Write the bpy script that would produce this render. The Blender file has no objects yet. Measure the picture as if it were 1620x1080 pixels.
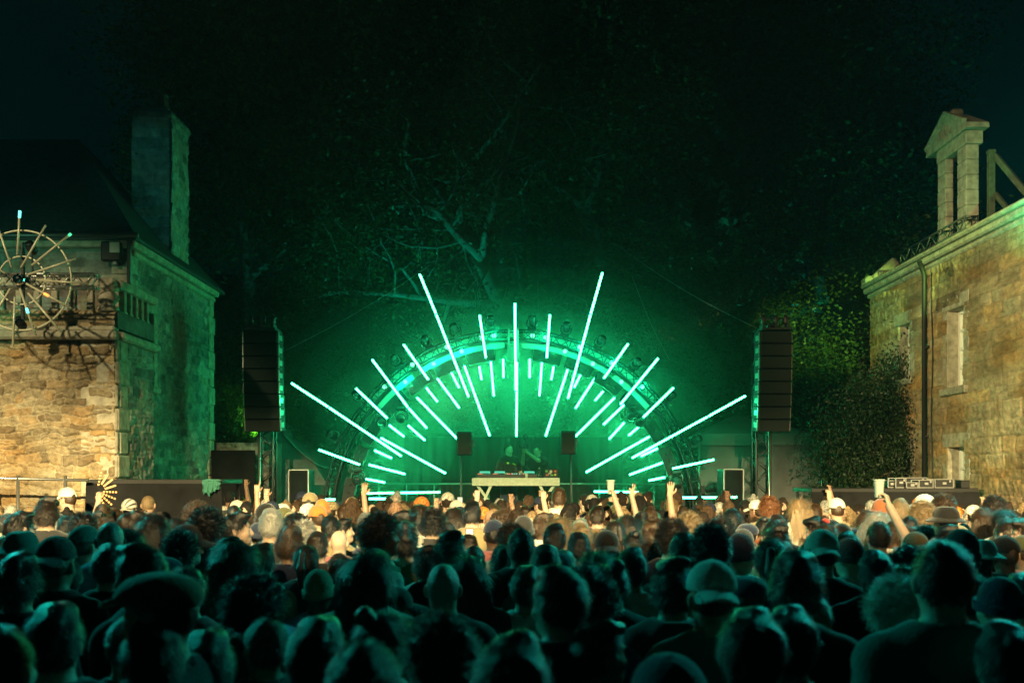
import bpy, math, random
import numpy as np
from mathutils import Vector, Matrix, noise
R = math.radians
F, HC = 1575.0, 2.12            # focal length in photo pixels, camera height
sc = bpy.context.scene
COL = sc.collection

# ------------------------------------------------------------------ camera, world, exposure
cam = bpy.data.cameras.new('camera'); camo = bpy.data.objects.new('camera', cam); COL.objects.link(camo)
camo.location = (0, 0, HC); camo.rotation_euler = (R(90), 0, 0)
cam.sensor_width = 36; cam.lens = 36 * F / 1620.0; cam.shift_y = 210 / 1620.0
cam.clip_start = 0.1; cam.clip_end = 400
cam.dof.use_dof = True; cam.dof.focus_distance = 18.5; cam.dof.aperture_fstop = 2.8
sc.camera = camo
world = bpy.data.worlds.new('World'); sc.world = world; world.use_nodes = True
bg = world.node_tree.nodes['Background']
bg.inputs[0].default_value = (0.03, 1.0, 0.98, 1); bg.inputs[1].default_value = 0.0027
sc.view_settings.view_transform = 'Standard'; sc.view_settings.look = 'None'
sc.view_settings.exposure = 0.0; sc.view_settings.gamma = 1
sc.cycles.max_bounces = 3; sc.cycles.diffuse_bounces = 2; sc.cycles.glossy_bounces = 2
sc.cycles.volume_bounces = 0; sc.cycles.transparent_max_bounces = 4; sc.cycles.transmission_bounces = 2
sc.cycles.sample_clamp_indirect = 3.0; sc.cycles.caustics_reflective = False; sc.cycles.caustics_refractive = False

TEAL_POW, TREE_POW = 1550, 1100
HAZE, SMOKE, WARM_POW, GPOW = 0.0005, 0.014, 33000, 3.8
GREEN = (0.0, 1.0, 0.72)
WARM = (1.0, 0.79, 0.36)

def lamp(name, kind, loc, power, color, target=None, size=0.1, angle=40, blend=0.4):
    l = bpy.data.lights.new(name, kind); l.energy = power; l.color = color
    l.shadow_soft_size = size
    o = bpy.data.objects.new(name, l); COL.objects.link(o); o.location = loc
    if kind == 'SPOT':
        l.spot_size = R(angle); l.spot_blend = blend
    if target is not None:
        o.rotation_euler = (Vector(target) - Vector(loc)).to_track_quat('-Z', 'Y').to_euler()
    return o

# stage lighting towers behind the photographer (front-of-house floods)
for k in range(6):
    tx = -7.2 + k * 2.9; lx = -5.0 + k * 2.0
    lamp('flood_on_front_crowd', 'SPOT', (lx, -4.0, 6.6), WARM_POW, WARM, (tx, 12.4, 1.5), .08, 18.5, 1.0)
lamp('flood_on_terrace_wall', 'SPOT', (-9.5, 1.0, 9.6), 5200, (1.0, .85, .44), (-6.9, 14.0, 3.9), .22, 17, .8)
lamp('flood_on_manor_wall', 'SPOT', (-6.5, 0.0, 6.4), 18000, (1.0, .81, .37), (8.2, 15.0, 3.9), .08, 29, 1.0)
lamp('green_flood_at_manor', 'SPOT', (6.75, 13.3, 5.3), 230, (.05, 1, .35), (7.6, 14.3, 6.0), .06, 70, .9)
lamp('green_flood_at_terrace', 'SPOT', (-8.4, 10.4, 4.4), 260, (.25, 1, .5), (-7.5, 15.2, 4.9), .10, 40, .9)
lamp('added_chimney_fill', 'SPOT', (-2.0, 2.0, 5.0), 600, (.03, 1, .8), (-6.1, 17.3, 7.2), .1, 10, .8)  # unseen teal fill with no real fixture, added to brighten the chimney front
lamp('table_spot', 'SPOT', (-1.0, -4.0, 6.6), 9000, WARM, (.1, 19.3, 1.9), .05, 5.5, .5)
# teal crowd washes on the side towers, just out of frame
lamp('teal_crowd_wash', 'SPOT', (-9.0, 12.0, 6.4), TEAL_POW, (.01, 1, .85), (-1.0, 5.0, 1.6), .2, 75, .6)
lamp('teal_crowd_wash', 'SPOT', (7.2, 12.4, 6.4), TEAL_POW, (.01, 1, .85), (1.0, 5.0, 1.6), .2, 75, .6)
lamp('flood_on_leaves', 'SPOT', (6.4, 9.0, 6.4), 9000, (.50, 1, .16), (7.3, 24, 5.3), .06, 13, .8)
lamp('flood_on_leaves', 'SPOT', (6.4, 9.0, 6.4), 3000, (1, .95, .5), (3.9, 24, 5.5), .06, 3.2, .7)
lamp('flood_on_leaves', 'SPOT', (1.0, -4.0, 6.5), 90000, (.9, 1, .4), (-1.6, 24, 3.4), .06, 4.5, .8)
lamp('uplight_behind_wall', 'SPOT', (-5.3, 21.0, 3.0), 160, (.3, 1, .08), (-6.6, 23.6, 4.4), .06, 90, .8)
for (lx, ly, lz, tx, ty, tz, q) in ((-7.5, 28.6, 3.4, -8, 33, 12, .8), (-2.5, 29.0, 4.0, -3.5, 33, 13, 1), (3.5, 29.0, 4.0, 4.5, 33, 14, 1), (8.0, 28.6, 3.6, 8, 33, 13, .8)):
    lamp('added_tree_fill', 'SPOT', (lx, ly, lz), TREE_POW * q, (0, 1, .72), (tx, ty, tz), .08, 105, .9)  # unseen fill spots added behind the near trees to brighten the upper canopy

# ------------------------------------------------------------------ helpers
rng = random.Random(7)
def P(px, py, Y): return Vector(((px - 810) * Y / F, Y, HC + (750 - py) * Y / F))

def tag(o, label=None, cat=None, group=None, kind=None):
    if label: o['label'] = label
    if cat: o['category'] = cat
    if group: o['group'] = group
    if kind: o['kind'] = kind
    return o

def empty(name, loc=(0, 0, 0), rz=0):
    o = bpy.data.objects.new(name, None); COL.objects.link(o)
    o.location = loc; o.rotation_euler = (0, 0, rz); return o

class MB:
    def __init__(s): s.v = []; s.f = []; s.n = 0
    def add(s, V, Fa):
        V = np.asarray(V, float).reshape(-1, 3); s.v.append(V)
        s.f.extend([tuple(i + s.n for i in f) for f in Fa]); s.n += len(V); return s
    def box(s, c, size, rot=None, bev=0.0):
        hx, hy, hz = size[0] / 2, size[1] / 2, size[2] / 2
        if bev <= 0:
            V = [(x, y, z) for x in (-hx, hx) for y in (-hy, hy) for z in (-hz, hz)]
            Fa = [(0, 1, 3, 2), (4, 6, 7, 5), (0, 4, 5, 1), (2, 3, 7, 6), (0, 2, 6, 4), (1, 5, 7, 3)]
        else:
            b = min(bev, hx * .9, hy * .9, hz * .9); V = []; idx = {}
            for sx in (-1, 1):
                for sy in (-1, 1):
                    for sz in (-1, 1):
                        for ax in range(3):
                            p = [sx * (hx - b), sy * (hy - b), sz * (hz - b)]
                            p[ax] = (sx * hx, sy * hy, sz * hz)[ax]
                            idx[(sx, sy, sz, ax)] = len(V); V.append(p)
            Fa = []
            for ax in range(3):
                o1, o2 = [a for a in range(3) if a != ax]
                for sg in (-1, 1):
                    q = []
                    for (a, c2) in ((-1, -1), (1, -1), (1, 1), (-1, 1)):
                        k = [0, 0, 0]; k[ax] = sg; k[o1] = a; k[o2] = c2; q.append(idx[(k[0], k[1], k[2], ax)])
                    Fa.append(tuple(q))
                for a in (-1, 1):
                    for c2 in (-1, 1):
                        k1 = [0, 0, 0]; k2 = [0, 0, 0]
                        k1[ax] = -1; k2[ax] = 1; k1[o1] = k2[o1] = a; k1[o2] = k2[o2] = c2
                        Fa.append((idx[(*k1, o1)], idx[(*k2, o1)], idx[(*k2, o2)], idx[(*k1, o2)]))
            for sx in (-1, 1):
                for sy in (-1, 1):
                    for sz in (-1, 1): Fa.append(tuple(idx[(sx, sy, sz, a)] for a in range(3)))
        V = np.array(V, float)
        if rot is not None: V = V @ np.array(Matrix(rot).to_3x3()).T
        return s.add(V + np.array(c), Fa)
    def tube(s, pts, r, seg=8, cap=True):
        pts = [Vector(p) for p in pts]; n = len(pts)
        rs = r if hasattr(r, '__len__') else [r] * n
        V = []; up = Vector((0, 0, 1)); prev = None
        for i, p in enumerate(pts):
            t = (pts[min(i + 1, n - 1)] - pts[max(i - 1, 0)])
            t = t.normalized() if t.length > 1e-9 else Vector((0, 0, 1))
            if prev is None: a = t.orthogonal().normalized()
            else:
                a = prev - t * prev.dot(t); a = a.normalized() if a.length > 1e-6 else t.orthogonal().normalized()
            prev = a; b = t.cross(a)
            for k in range(seg):
                an = 2 * math.pi * k / seg
                V.append(p + (a * math.cos(an) + b * math.sin(an)) * rs[i])
        Fa = []
        for i in range(n - 1):
            for k in range(seg):
                k2 = (k + 1) % seg
                Fa.append((i * seg + k, i * seg + k2, (i + 1) * seg + k2, (i + 1) * seg + k))
        if cap:
            Fa.append(tuple(range(seg))[::-1]); Fa.append(tuple((n - 1) * seg + k for k in range(seg)))
        return s.add(np.array([tuple(v) for v in V]), Fa)
    def lathe(s, prof, seg=20, c=(0, 0, 0), rot=None):
        V = []
        for (r, z) in prof:
            for k in range(seg):
                an = 2 * math.pi * k / seg; V.append((r * math.cos(an), r * math.sin(an), z))
        Fa = []
        for i in range(len(prof) - 1):
            for k in range(seg):
                k2 = (k + 1) % seg; Fa.append((i * seg + k, i * seg + k2, (i + 1) * seg + k2, (i + 1) * seg + k))
        Fa.append(tuple(range(seg))[::-1]); Fa.append(tuple((len(prof) - 1) * seg + k for k in range(seg)))
        V = np.array(V)
        if rot is not None: V = V @ np.array(Matrix(rot).to_3x3()).T
        return s.add(V + np.array(c), Fa)
    def ball(s, c, r, seg=14, rings=9, sc3=(1, 1, 1)):
        prof = [(r * math.sin(math.pi * max(.02, min(.98, i / rings))), -r * math.cos(math.pi * i / rings)) for i in range(rings + 1)]
        V0 = s.n; s.lathe(prof, seg)
        s.v[-1] = s.v[-1] * np.array(sc3) + np.array(c); return s
    def data(s, name, m, smooth=False):
        me = bpy.data.meshes.new(name)
        V = np.concatenate(s.v) if s.v else np.zeros((0, 3))
        me.from_pydata(V.tolist(), [], s.f)
        if m: me.materials.append(m)
        if smooth: me.polygons.foreach_set('use_smooth', [True] * len(me.polygons))
        return me
    def build(s, name, m, parent=None, smooth=False):
        o = bpy.data.objects.new(name, s.data(name, m, smooth)); COL.objects.link(o)
        if parent: o.parent = parent
        return o

def raw_mesh(name, V, Q, m, smooth=True):
    """fast quad / triangle mesh from numpy arrays"""
    me = bpy.data.meshes.new(name); V = np.asarray(V, np.float32); Q = np.asarray(Q, np.int32)
    k = Q.shape[1]
    me.vertices.add(len(V)); me.vertices.foreach_set('co', V.ravel())
    me.loops.add(Q.size); me.loops.foreach_set('vertex_index', Q.ravel())
    me.polygons.add(len(Q)); me.polygons.foreach_set('loop_start', np.arange(0, Q.size, k, dtype=np.int32))
    try: me.polygons.foreach_set('loop_total', np.full(len(Q), k, np.int32))
    except Exception: pass
    me.polygons.foreach_set('use_smooth', np.full(len(Q), smooth))
    me.update(calc_edges=True); me.validate()
    if m: me.materials.append(m)
    return me
def link(name, me, parent=None, loc=None):
    o = bpy.data.objects.new(name, me); COL.objects.link(o)
    if parent: o.parent = parent
    if loc is not None: o.location = loc
    return o
def copy_tree(o, parent=None):
    c = o.copy(); COL.objects.link(c)
    if parent: c.parent = parent
    for ch in [x for x in o.children if x.name in COL.objects]: copy_tree(ch, c)
    return c

# ------------------------------------------------------------------ materials
def mat(name, color, rough=.6, metal=0., emit=None, es=0., spec=.4, noise_amt=0., nscale=8., bump=0.):
    m = bpy.data.materials.new(name); m.use_nodes = True; nt = m.node_tree; b = nt.nodes['Principled BSDF']
    b.inputs['Base Color'].default_value = (*color, 1); b.inputs['Roughness'].default_value = rough
    b.inputs['Metallic'].default_value = metal; b.inputs['Specular IOR Level'].default_value = spec
    if emit: b.inputs['Emission Color'].default_value = (*emit, 1); b.inputs['Emission Strength'].default_value = es
    if noise_amt or bump:
        tc = nt.nodes.new('ShaderNodeTexCoord'); n = nt.nodes.new('ShaderNodeTexNoise'); n.inputs['Scale'].default_value = nscale
        n.inputs['Detail'].default_value = 6; nt.links.new(tc.outputs['Object'], n.inputs['Vector'])
        if noise_amt:
            r = nt.nodes.new('ShaderNodeMapRange'); r.inputs[1].default_value = .3; r.inputs[2].default_value = .7
            r.inputs[3].default_value = 1 - noise_amt; r.inputs[4].default_value = 1 + noise_amt
            nt.links.new(n.outputs['Fac'], r.inputs[0])
            mx = nt.nodes.new('ShaderNodeMix'); mx.data_type = 'RGBA'; mx.blend_type = 'MULTIPLY'; mx.inputs[0].default_value = 1
            mx.inputs[6].default_value = (*color, 1); nt.links.new(r.outputs[0], mx.inputs[7])
            nt.links.new(mx.outputs[2], b.inputs['Base Color'])
        if bump:
            bp = nt.nodes.new('ShaderNodeBump'); bp.inputs['Strength'].default_value = bump; bp.inputs['Distance'].default_value = .02
            nt.links.new(n.outputs['Fac'], bp.inputs['Height']); nt.links.new(bp.outputs[0], b.inputs['Normal'])
    return m

def mat_objcolor(name, rough=.8, spec=.2, sheen=0., nscale=60, bump=.15, var=.25):
    m = mat(name, (.5, .5, .5), rough, spec=spec, noise_amt=.1, nscale=nscale, bump=bump)
    nt = m.node_tree; b = nt.nodes['Principled BSDF']
    oi = nt.nodes.new('ShaderNodeObjectInfo')
    mx = [n for n in nt.nodes if n.type == 'MIX'][0]; nt.links.new(oi.outputs['Color'], mx.inputs[6])
    for n in nt.nodes:
        if n.type == 'MAP_RANGE': n.inputs[3].default_value = 1 - var; n.inputs[4].default_value = 1 + var
    b.inputs['Sheen Weight'].default_value = sheen
    return m

def mat_stone(name, base, light, dark, mortar, nscale=7):
    """stone whose per-vertex 'tint' (0..1, which stone) and 'mortar' attributes come from the modelled relief"""
    m = bpy.data.materials.new(name); m.use_nodes = True; nt = m.node_tree; b = nt.nodes['Principled BSDF']; L = nt.links.new
    at = nt.nodes.new('ShaderNodeAttribute'); at.attribute_name = 'stone'
    sep = nt.nodes.new('ShaderNodeSeparateColor'); L(at.outputs['Color'], sep.inputs[0])
    cr = nt.nodes.new('ShaderNodeValToRGB'); e = cr.color_ramp.elements
    e[0].position = 0; e[0].color = (*dark, 1); e[1].position = 1; e[1].color = (*light, 1)
    x = e.new(.45); x.color = (*base, 1); x = e.new(.75); x.color = (base[0] * 1.15, base[1] * .95, base[2] * .75, 1)
    L(sep.outputs[0], cr.inputs[0])
    tc = nt.nodes.new('ShaderNodeTexCoord'); mp = nt.nodes.new('ShaderNodeMapping'); mp.inputs['Scale'].default_value = (1, .35, 1) if 'granite' in name else (1, 1, 1)
    L(tc.outputs['Object'], mp.inputs[0])
    n = nt.nodes.new('ShaderNodeTexNoise'); n.inputs['Scale'].default_value = nscale; n.inputs['Detail'].default_value = 9; n.inputs['Roughness'].default_value = .68
    L(mp.outputs[0], n.inputs['Vector'])
    n2 = nt.nodes.new('ShaderNodeTexNoise'); n2.inputs['Scale'].default_value = 1.1; n2.inputs['Detail'].default_value = 5
    L(tc.outputs['Object'], n2.inputs['Vector'])
    r = nt.nodes.new('ShaderNodeMapRange'); r.inputs[1].default_value = .3; r.inputs[2].default_value = .7; r.inputs[3].default_value = .55; r.inputs[4].default_value = 1.4
    L(n.outputs['Fac'], r.inputs[0])
    r2 = nt.nodes.new('ShaderNodeMapRange'); r2.inputs[1].default_value = .35; r2.inputs[2].default_value = .65; r2.inputs[3].default_value = .7; r2.inputs[4].default_value = 1.2
    L(n2.outputs['Fac'], r2.inputs[0])
    mr = nt.nodes.new('ShaderNodeMix'); mr.data_type = 'RGBA'; mr.inputs[7].default_value = (*mortar, 1)
    L(sep.outputs[1], mr.inputs[0]); L(cr.outputs[0], mr.inputs[6])
    mu = nt.nodes.new('ShaderNodeMath'); mu.operation = 'MULTIPLY'; L(r.outputs[0], mu.inputs[0]); L(r2.outputs[0], mu.inputs[1])
    mx = nt.nodes.new('ShaderNodeMix'); mx.data_type = 'RGBA'; mx.blend_type = 'MULTIPLY'; mx.inputs[0].default_value = 1
    L(mr.outputs[2], mx.inputs[6]); L(mu.outputs[0], mx.inputs[7])
    st = nt.nodes.new('ShaderNodeMix'); st.data_type = 'RGBA'; st.inputs[7].default_value = (.05, .045, .035, 1)
    L(sep.outputs[2], st.inputs[0]); L(mx.outputs[2], st.inputs[6])
    oc = nt.nodes.new('ShaderNodeMix'); oc.data_type = 'RGBA'; oc.blend_type = 'MULTIPLY'; oc.inputs[7].default_value = (1.0, .84, .62, 1) if 'granite' not in name else (1.0, .74, .46, 1)
    r3 = nt.nodes.new('ShaderNodeMapRange'); r3.inputs[1].default_value = .48; r3.inputs[2].default_value = .66; r3.inputs[4].default_value = .0 if 'grey' in name else .8
    n3 = nt.nodes.new('ShaderNodeTexNoise'); n3.inputs['Scale'].default_value = 1.7; n3.inputs['Detail'].default_value = 7; L(mp.outputs[0], n3.inputs['Vector'])
    L(n3.outputs['Fac'], r3.inputs[0]); L(r3.outputs[0], oc.inputs[0]); L(st.outputs[2], oc.inputs[6]); L(oc.outputs[2], b.inputs['Base Color'])
    b.inputs['Roughness'].default_value = .9; b.inputs['Specular IOR Level'].default_value = .2
    bp = nt.nodes.new('ShaderNodeBump'); bp.inputs['Strength'].default_value = .7; bp.inputs['Distance'].default_value = .03
    L(n.outputs['Fac'], bp.inputs['Height']); L(bp.outputs[0], b.inputs['Normal'])
    return m

def mat_leaf(name, c1, c2):
    m = bpy.data.materials.new(name); m.use_nodes = True; nt = m.node_tree; b = nt.nodes['Principled BSDF']; L = nt.links.new
    g = nt.nodes.new('ShaderNodeNewGeometry'); cr = nt.nodes.new('ShaderNodeValToRGB'); e = cr.color_ramp.elements
    e[0].color = (*c1, 1); e[1].color = (*c2, 1); L(g.outputs['Random Per Island'], cr.inputs[0]); L(cr.outputs[0], b.inputs['Base Color'])
    b.inputs['Roughness'].default_value = .45; b.inputs['Specular IOR Level'].default_value = .4
    t = nt.nodes.new('ShaderNodeBsdfTranslucent'); L(cr.outputs[0], t.inputs[0])
    ms = nt.nodes.new('ShaderNodeMixShader'); ms.inputs[0].default_value = .35
    L(b.outputs[0], ms.inputs[1]); L(t.outputs[0], ms.inputs[2]); L(ms.outputs[0], nt.nodes['Material Output'].inputs[0])
    return m

M = dict(
    rubble=mat_stone('rubble_stone', (.34, .28, .19), (.44, .38, .27), (.18, .13, .08), (.46, .41, .30), 16),
    grey_rubble=mat_stone('grey_rubble_stone', (.28, .27, .25), (.42, .41, .38), (.15, .14, .13), (.34, .33, .30)),
    ashlar=mat_stone('granite_blocks', (.40, .32, .21), (.50, .42, .30), (.30, .22, .13), (.24, .19, .13), 12),
    dressed=mat('dressed_granite', (.40, .36, .28), .85, noise_amt=.35, nscale=9, bump=.5),
    slate=mat('roof_slate', (.05, .055, .06), .6, noise_amt=.3, nscale=14, bump=.4),
    ground=mat('trodden_gravel', (.10, .09, .08), .95, noise_amt=.4, nscale=3, bump=.6),
    hill=mat('hill_soil', (.05, .05, .035), .95, noise_amt=.4, nscale=1, bump=.6),
    black=mat('black_paint', (.012, .012, .013), .55, noise_amt=.2, nscale=30),
    drape=mat('black_drape', (.012, .012, .013), .85, spec=.15, noise_amt=.3, nscale=5),
    tent=mat('grey_tent_fabric', (.17, .17, .175), .7, noise_amt=.2, nscale=2, bump=.2),
    cabinet=mat('speaker_cabinet', (.014, .014, .015), .6, noise_amt=.25, nscale=40, bump=.2),
    grille=mat('speaker_grille', (.020, .030, .026), .7, metal=0, noise_amt=.3, nscale=90, bump=.3),
    steel=mat('brushed_aluminium', (.55, .55, .55), .35, metal=.9),
    dsteel=mat('dark_steel', (.12, .12, .125), .45, metal=.7),
    whitecloth=mat('white_fabric', (.40, .42, .40), .8),
    brass=mat('pale_gold_tube', (.78, .74, .55), .35, metal=.15),
    wood=mat('pale_table_trim', (.50, .60, .46), .6, noise_amt=.15, nscale=20),
    timber=mat('weathered_timber', (.07, .09, .05), .8, noise_amt=.35, nscale=12),
    framewhite=mat('white_window_paint', (.88, .88, .84), .5, noise_amt=.1),
    curtain=mat('pale_curtain_glass', (.62, .74, .64), .2, noise_amt=.1, nscale=3),
    glass=mat('dark_glass', (.02, .03, .03), .08, spec=.8),
    mirror=mat('mirror_facets', (.8, .8, .8), .08, metal=1),
    brick=mat('russet_render', (.33, .13, .06), .9, noise_amt=.3, nscale=4, bump=.4),
    skin=mat_objcolor('skin', .5, .4, nscale=30, bump=.05, var=.12),
    cloth=mat_objcolor('garment', .85, .15, .3, 90, .25, .18),
    hair=mat_objcolor('hair', .38, .6, 0, 120, .4, .5),
    hat=mat_objcolor('hat_cloth', .8, .2, .3, 80, .3, .15),
    bark=mat('bark', (.16, .12, .09), .9, noise_amt=.4, nscale=5, bump=.8),
    palebark=mat('pale_bark', (.17, .14, .10), .9, noise_amt=.3, nscale=5, bump=.8),
    leaf=mat_leaf('leaves', (.035, .07, .018), (.10, .17, .04)),
    darkleaf=mat_leaf('dark_leaves', (.02, .04, .015), (.05, .09, .03)),
    needle=mat_leaf('needles', (.03, .06, .03), (.07, .11, .05)),
    tube=mat('lit_green_tube', (.1, .5, .3), .5, emit=(.030, 1.0, .34), es=52),
    lens=mat('lit_green_lens', (.1, .5, .3), .5, emit=(.16, 1.0, .45), es=3.2),
    tip_cyan=mat('lit_cyan_tip', (.1, .5, .3), .5, emit=(.15, .9, 1.0), es=2.5),
    tip_orange=mat('lit_orange_tip', (.5, .3, .1), .5, emit=(1.0, .25, .04), es=3),
    tip_green=mat('lit_green_tip', (.1, .5, .3), .5, emit=(.1, 1.0, .45), es=1.2),
    fanglow=mat('lit_amber_strip', (.5, .3, .1), .5, emit=(1.0, .42, .10), es=2.2),
    screen=mat('lit_phone_screen', (.1, .1, .1), .3, emit=(.55, .60, .50), es=.8),
    screen_green=mat('lit_green_screen', (.1, .1, .1), .3, emit=(.05, .8, .5), es=.8),
    led_red=mat('lit_red_button', (.1, .1, .1), .3, emit=(1, .15, .05), es=1.6),
    led_cyan=mat('lit_cyan_button', (.1, .1, .1), .3, emit=(.3, 1, .9), es=1.6),
    cup=mat('frosted_plastic_cup', (.75, .82, .70), .35, noise_amt=.05),
    beer=mat('beer', (.35, .28, .04), .3),
    sticker_green=mat('green_sticker', (.10, .40, .12), .5), sticker_pale=mat('pale_sticker', (.5, .55, .4), .5),
    sticker_red=mat('red_sticker', (.45, .12, .08), .5), sticker_yellow=mat('yellow_sticker', (.5, .5, .05), .5),
    orangepaint=mat('orange_plastic', (.7, .22, .04), .5),
)
b = M['cup'].node_tree.nodes['Principled BSDF']; b.inputs['Transmission Weight'].default_value = .25

# ------------------------------------------------------------------ setting
def terrain():
    xs = np.linspace(-90, 90, 91); ys = np.linspace(-20, 130, 76)
    X, Y = np.meshgrid(xs, ys, indexing='ij')
    t = np.clip((Y - 25.5) / 12, 0, 1); Z = 9.5 * t * t * (3 - 2 * t) + np.clip(Y - 37, 0, 60) * .12
    Z *= np.clip((32 - np.abs(X + 2)) / 14, .15, 1)
    Z += np.where(Y > 26, .35 * np.sin(X * .7) * np.cos(Y * .55), 0)
    V = np.stack([X, Y, Z], -1).reshape(-1, 3); n1, n2 = len(xs), len(ys)
    i, j = np.meshgrid(np.arange(n1 - 1), np.arange(n2 - 1), indexing='ij'); a = (i * n2 + j).ravel()
    return V, np.stack([a, a + n2, a + n2 + 1, a + 1], 1), (xs, ys, Z)
TV, TQ, (txs, tys, TZ) = terrain()
def ground_z(x, y):
    i = int(np.clip(np.searchsorted(txs, x) - 1, 0, len(txs) - 2)); j = int(np.clip(np.searchsorted(tys, y) - 1, 0, len(tys) - 2))
    return float(TZ[i, j])
g = link('ground', raw_mesh('ground', TV, TQ, M['ground'])); g['kind'] = 'structure'

def vnoise(a, b, seed):
    ia, ib = np.floor(a).astype(np.int64), np.floor(b).astype(np.int64); fa, fb = a - ia, b - ib; fa = fa * fa * (3 - 2 * fa); fb = fb * fb * (3 - 2 * fb)
    def h(i, j):
        n = (i * 374761393 + j * 668265263 + seed * 974711) & 0xffffffff; n = ((n ^ (n >> 13)) * 1274126177) & 0xffffffff
        return ((n ^ (n >> 16)) & 0xffff) / 32767.5 - 1
    return (h(ia, ib) * (1 - fa) + h(ia + 1, ib) * fa) * (1 - fb) + (h(ia, ib + 1) * (1 - fa) + h(ia + 1, ib + 1) * fa) * fb
def stone_grid(name, m, u0, u1, v0, v1, step, course, length, to3d, holes=(), relief=.03, seed=1, wob=.03, dirty=0.0, stain=None, prot=1.0):
    """irregular coursed masonry modelled in relief. to3d(u, v, h) -> xyz arrays (h = outwards)"""
    rs = np.random.RandomState(seed)
    nu = max(2, int((u1 - u0) / step) + 1); nv = max(2, int((v1 - v0) / step) + 1)
    u = np.linspace(u0, u1, nu); v = np.linspace(v0, v1, nv); U, Vv = np.meshgrid(u, v, indexing='ij')
    def wn(a, b, s): return np.sin(a * 3.1 * s + 1.3 * np.sin(b * 2.3 * s + seed)) * np.cos(b * 2.7 * s + 1.7 * np.sin(a * 1.9 * s)) 
    W = Vv + wob * vnoise(U * 1.7, Vv * 1.1, seed) + wob * .8 * vnoise(U * 4.3, Vv * 3.1, seed + 1) + wob * .35 * vnoise(U * 11, Vv * 11, seed + 2)
    UU = U + wob * .9 * vnoise(U * 3.3, Vv * 5.1, seed + 3) + wob * .45 * vnoise(U * 9, Vv * 12, seed + 4)
    hs = []; z = v0 - .4
    while z < v1 + .4: d = rs.uniform(*course); hs.append(z); z += d
    hs = np.array(hs + [z]); ci = np.clip(np.searchsorted(hs, W.ravel()) - 1, 0, len(hs) - 2).reshape(W.shape)
    Hh = np.zeros_like(U); T = np.zeros_like(U); Mo = np.zeros_like(U)
    for c in range(len(hs) - 1):
        mk = ci == c
        if not mk.any(): continue
        ch = hs[c + 1] - hs[c]; ls = []; z = u0 - .6 - rs.rand() * .5
        while z < u1 + .6: ls.append(z); z += rs.uniform(*length) * (.7 + .6 * rs.rand())
        ls = np.array(ls + [z]); un = UU[mk]; wn_ = W[mk]
        li = np.clip(np.searchsorted(ls, un) - 1, 0, len(ls) - 2)
        sub = rs.rand(len(ls)) < .3 if course[1] < .22 else rs.rand(len(ls)) < .06
        a = un - ls[li]; bb = ls[li + 1] - un; lo = wn_ - hs[c]; hi = hs[c + 1] - wn_
        split = rs.uniform(.38, .62, len(ls))[li] * ch
        up = sub[li] & (lo > split)
        lo2 = np.where(sub[li], np.where(up, lo - split, lo), lo); hi2 = np.where(sub[li], np.where(up, hi, split - lo), hi)
        ea = np.minimum(a, bb); ev = np.minimum(lo2, hi2)
        k = .02; d = np.minimum(ea, ev) - np.maximum(k - np.abs(ea - ev), 0) ** 2 / (4 * k)
        hid = rs.rand(len(ls), 2); pr = hid[li, 0] * np.where(up, .6, 1); tn = np.where(up, hid[li, 1] * .7 + .2, hid[li, 1])
        tilt = (rs.rand(len(ls)) - .5)[li] * (lo2 - hi2) / ch
        s = np.clip(d / .016, 0, 1); s = s * (2 - s)
        Hh[mk] = s * relief * (.45 + prot * .9 * pr + tilt * .8); T[mk] = tn; Mo[mk] = 1 - np.clip(d / .012, 0, 1)
    Hh += relief * (.35 * vnoise(U * 14, Vv * 18, seed + 6) + .22 * vnoise(U * 31, Vv * 37, seed + 7))
    X3 = to3d(U, Vv, Hh); n2 = nv
    i, j = np.meshgrid(np.arange(nu - 1), np.arange(nv - 1), indexing='ij')
    uc = (u[:-1] + u[1:]) / 2; vc = (v[:-1] + v[1:]) / 2; UC, VC = np.meshgrid(uc, vc, indexing='ij'); keep = np.ones(UC.shape, bool)
    for (a0, a1, b0, b1) in holes: keep &= ~((UC > a0) & (UC < a1) & (VC > b0) & (VC < b1))
    a = (i * n2 + j)[keep].ravel()
    me = raw_mesh(name, np.stack(X3, -1).reshape(-1, 3), np.stack([a, a + n2, a + n2 + 1, a + 1], 1), m, smooth=True)
    # faces must point outwards
    at = me.color_attributes.new('stone', 'FLOAT_COLOR', 'POINT')
    cl = np.ones((U.size, 4), np.float32); cl[:, 0] = (T * (1 - dirty)).ravel(); cl[:, 1] = (Mo * .75).ravel(); cl[:, 2] = 0 if stain is None else (np.clip((T * 1.4 + .5 * vnoise(U * 6, Vv * 6, 5) - .35), 0, 1) * ((U > stain[0]) & (U < stain[1]) & (Vv > stain[2]) & (Vv < stain[3])) * .9).ravel()
    at.data.foreach_set('color', cl.ravel()); return me

front = lambda y0: (lambda u, v, h: (u, y0 - h, v))           # faces the camera
east = lambda x0: (lambda u, v, h: (x0 + h, u, v))            # faces +x
west = lambda x0: (lambda u, v, h: (x0 - h, u, v))            # faces -x
XL, XR = -5.92, 7.5

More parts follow.
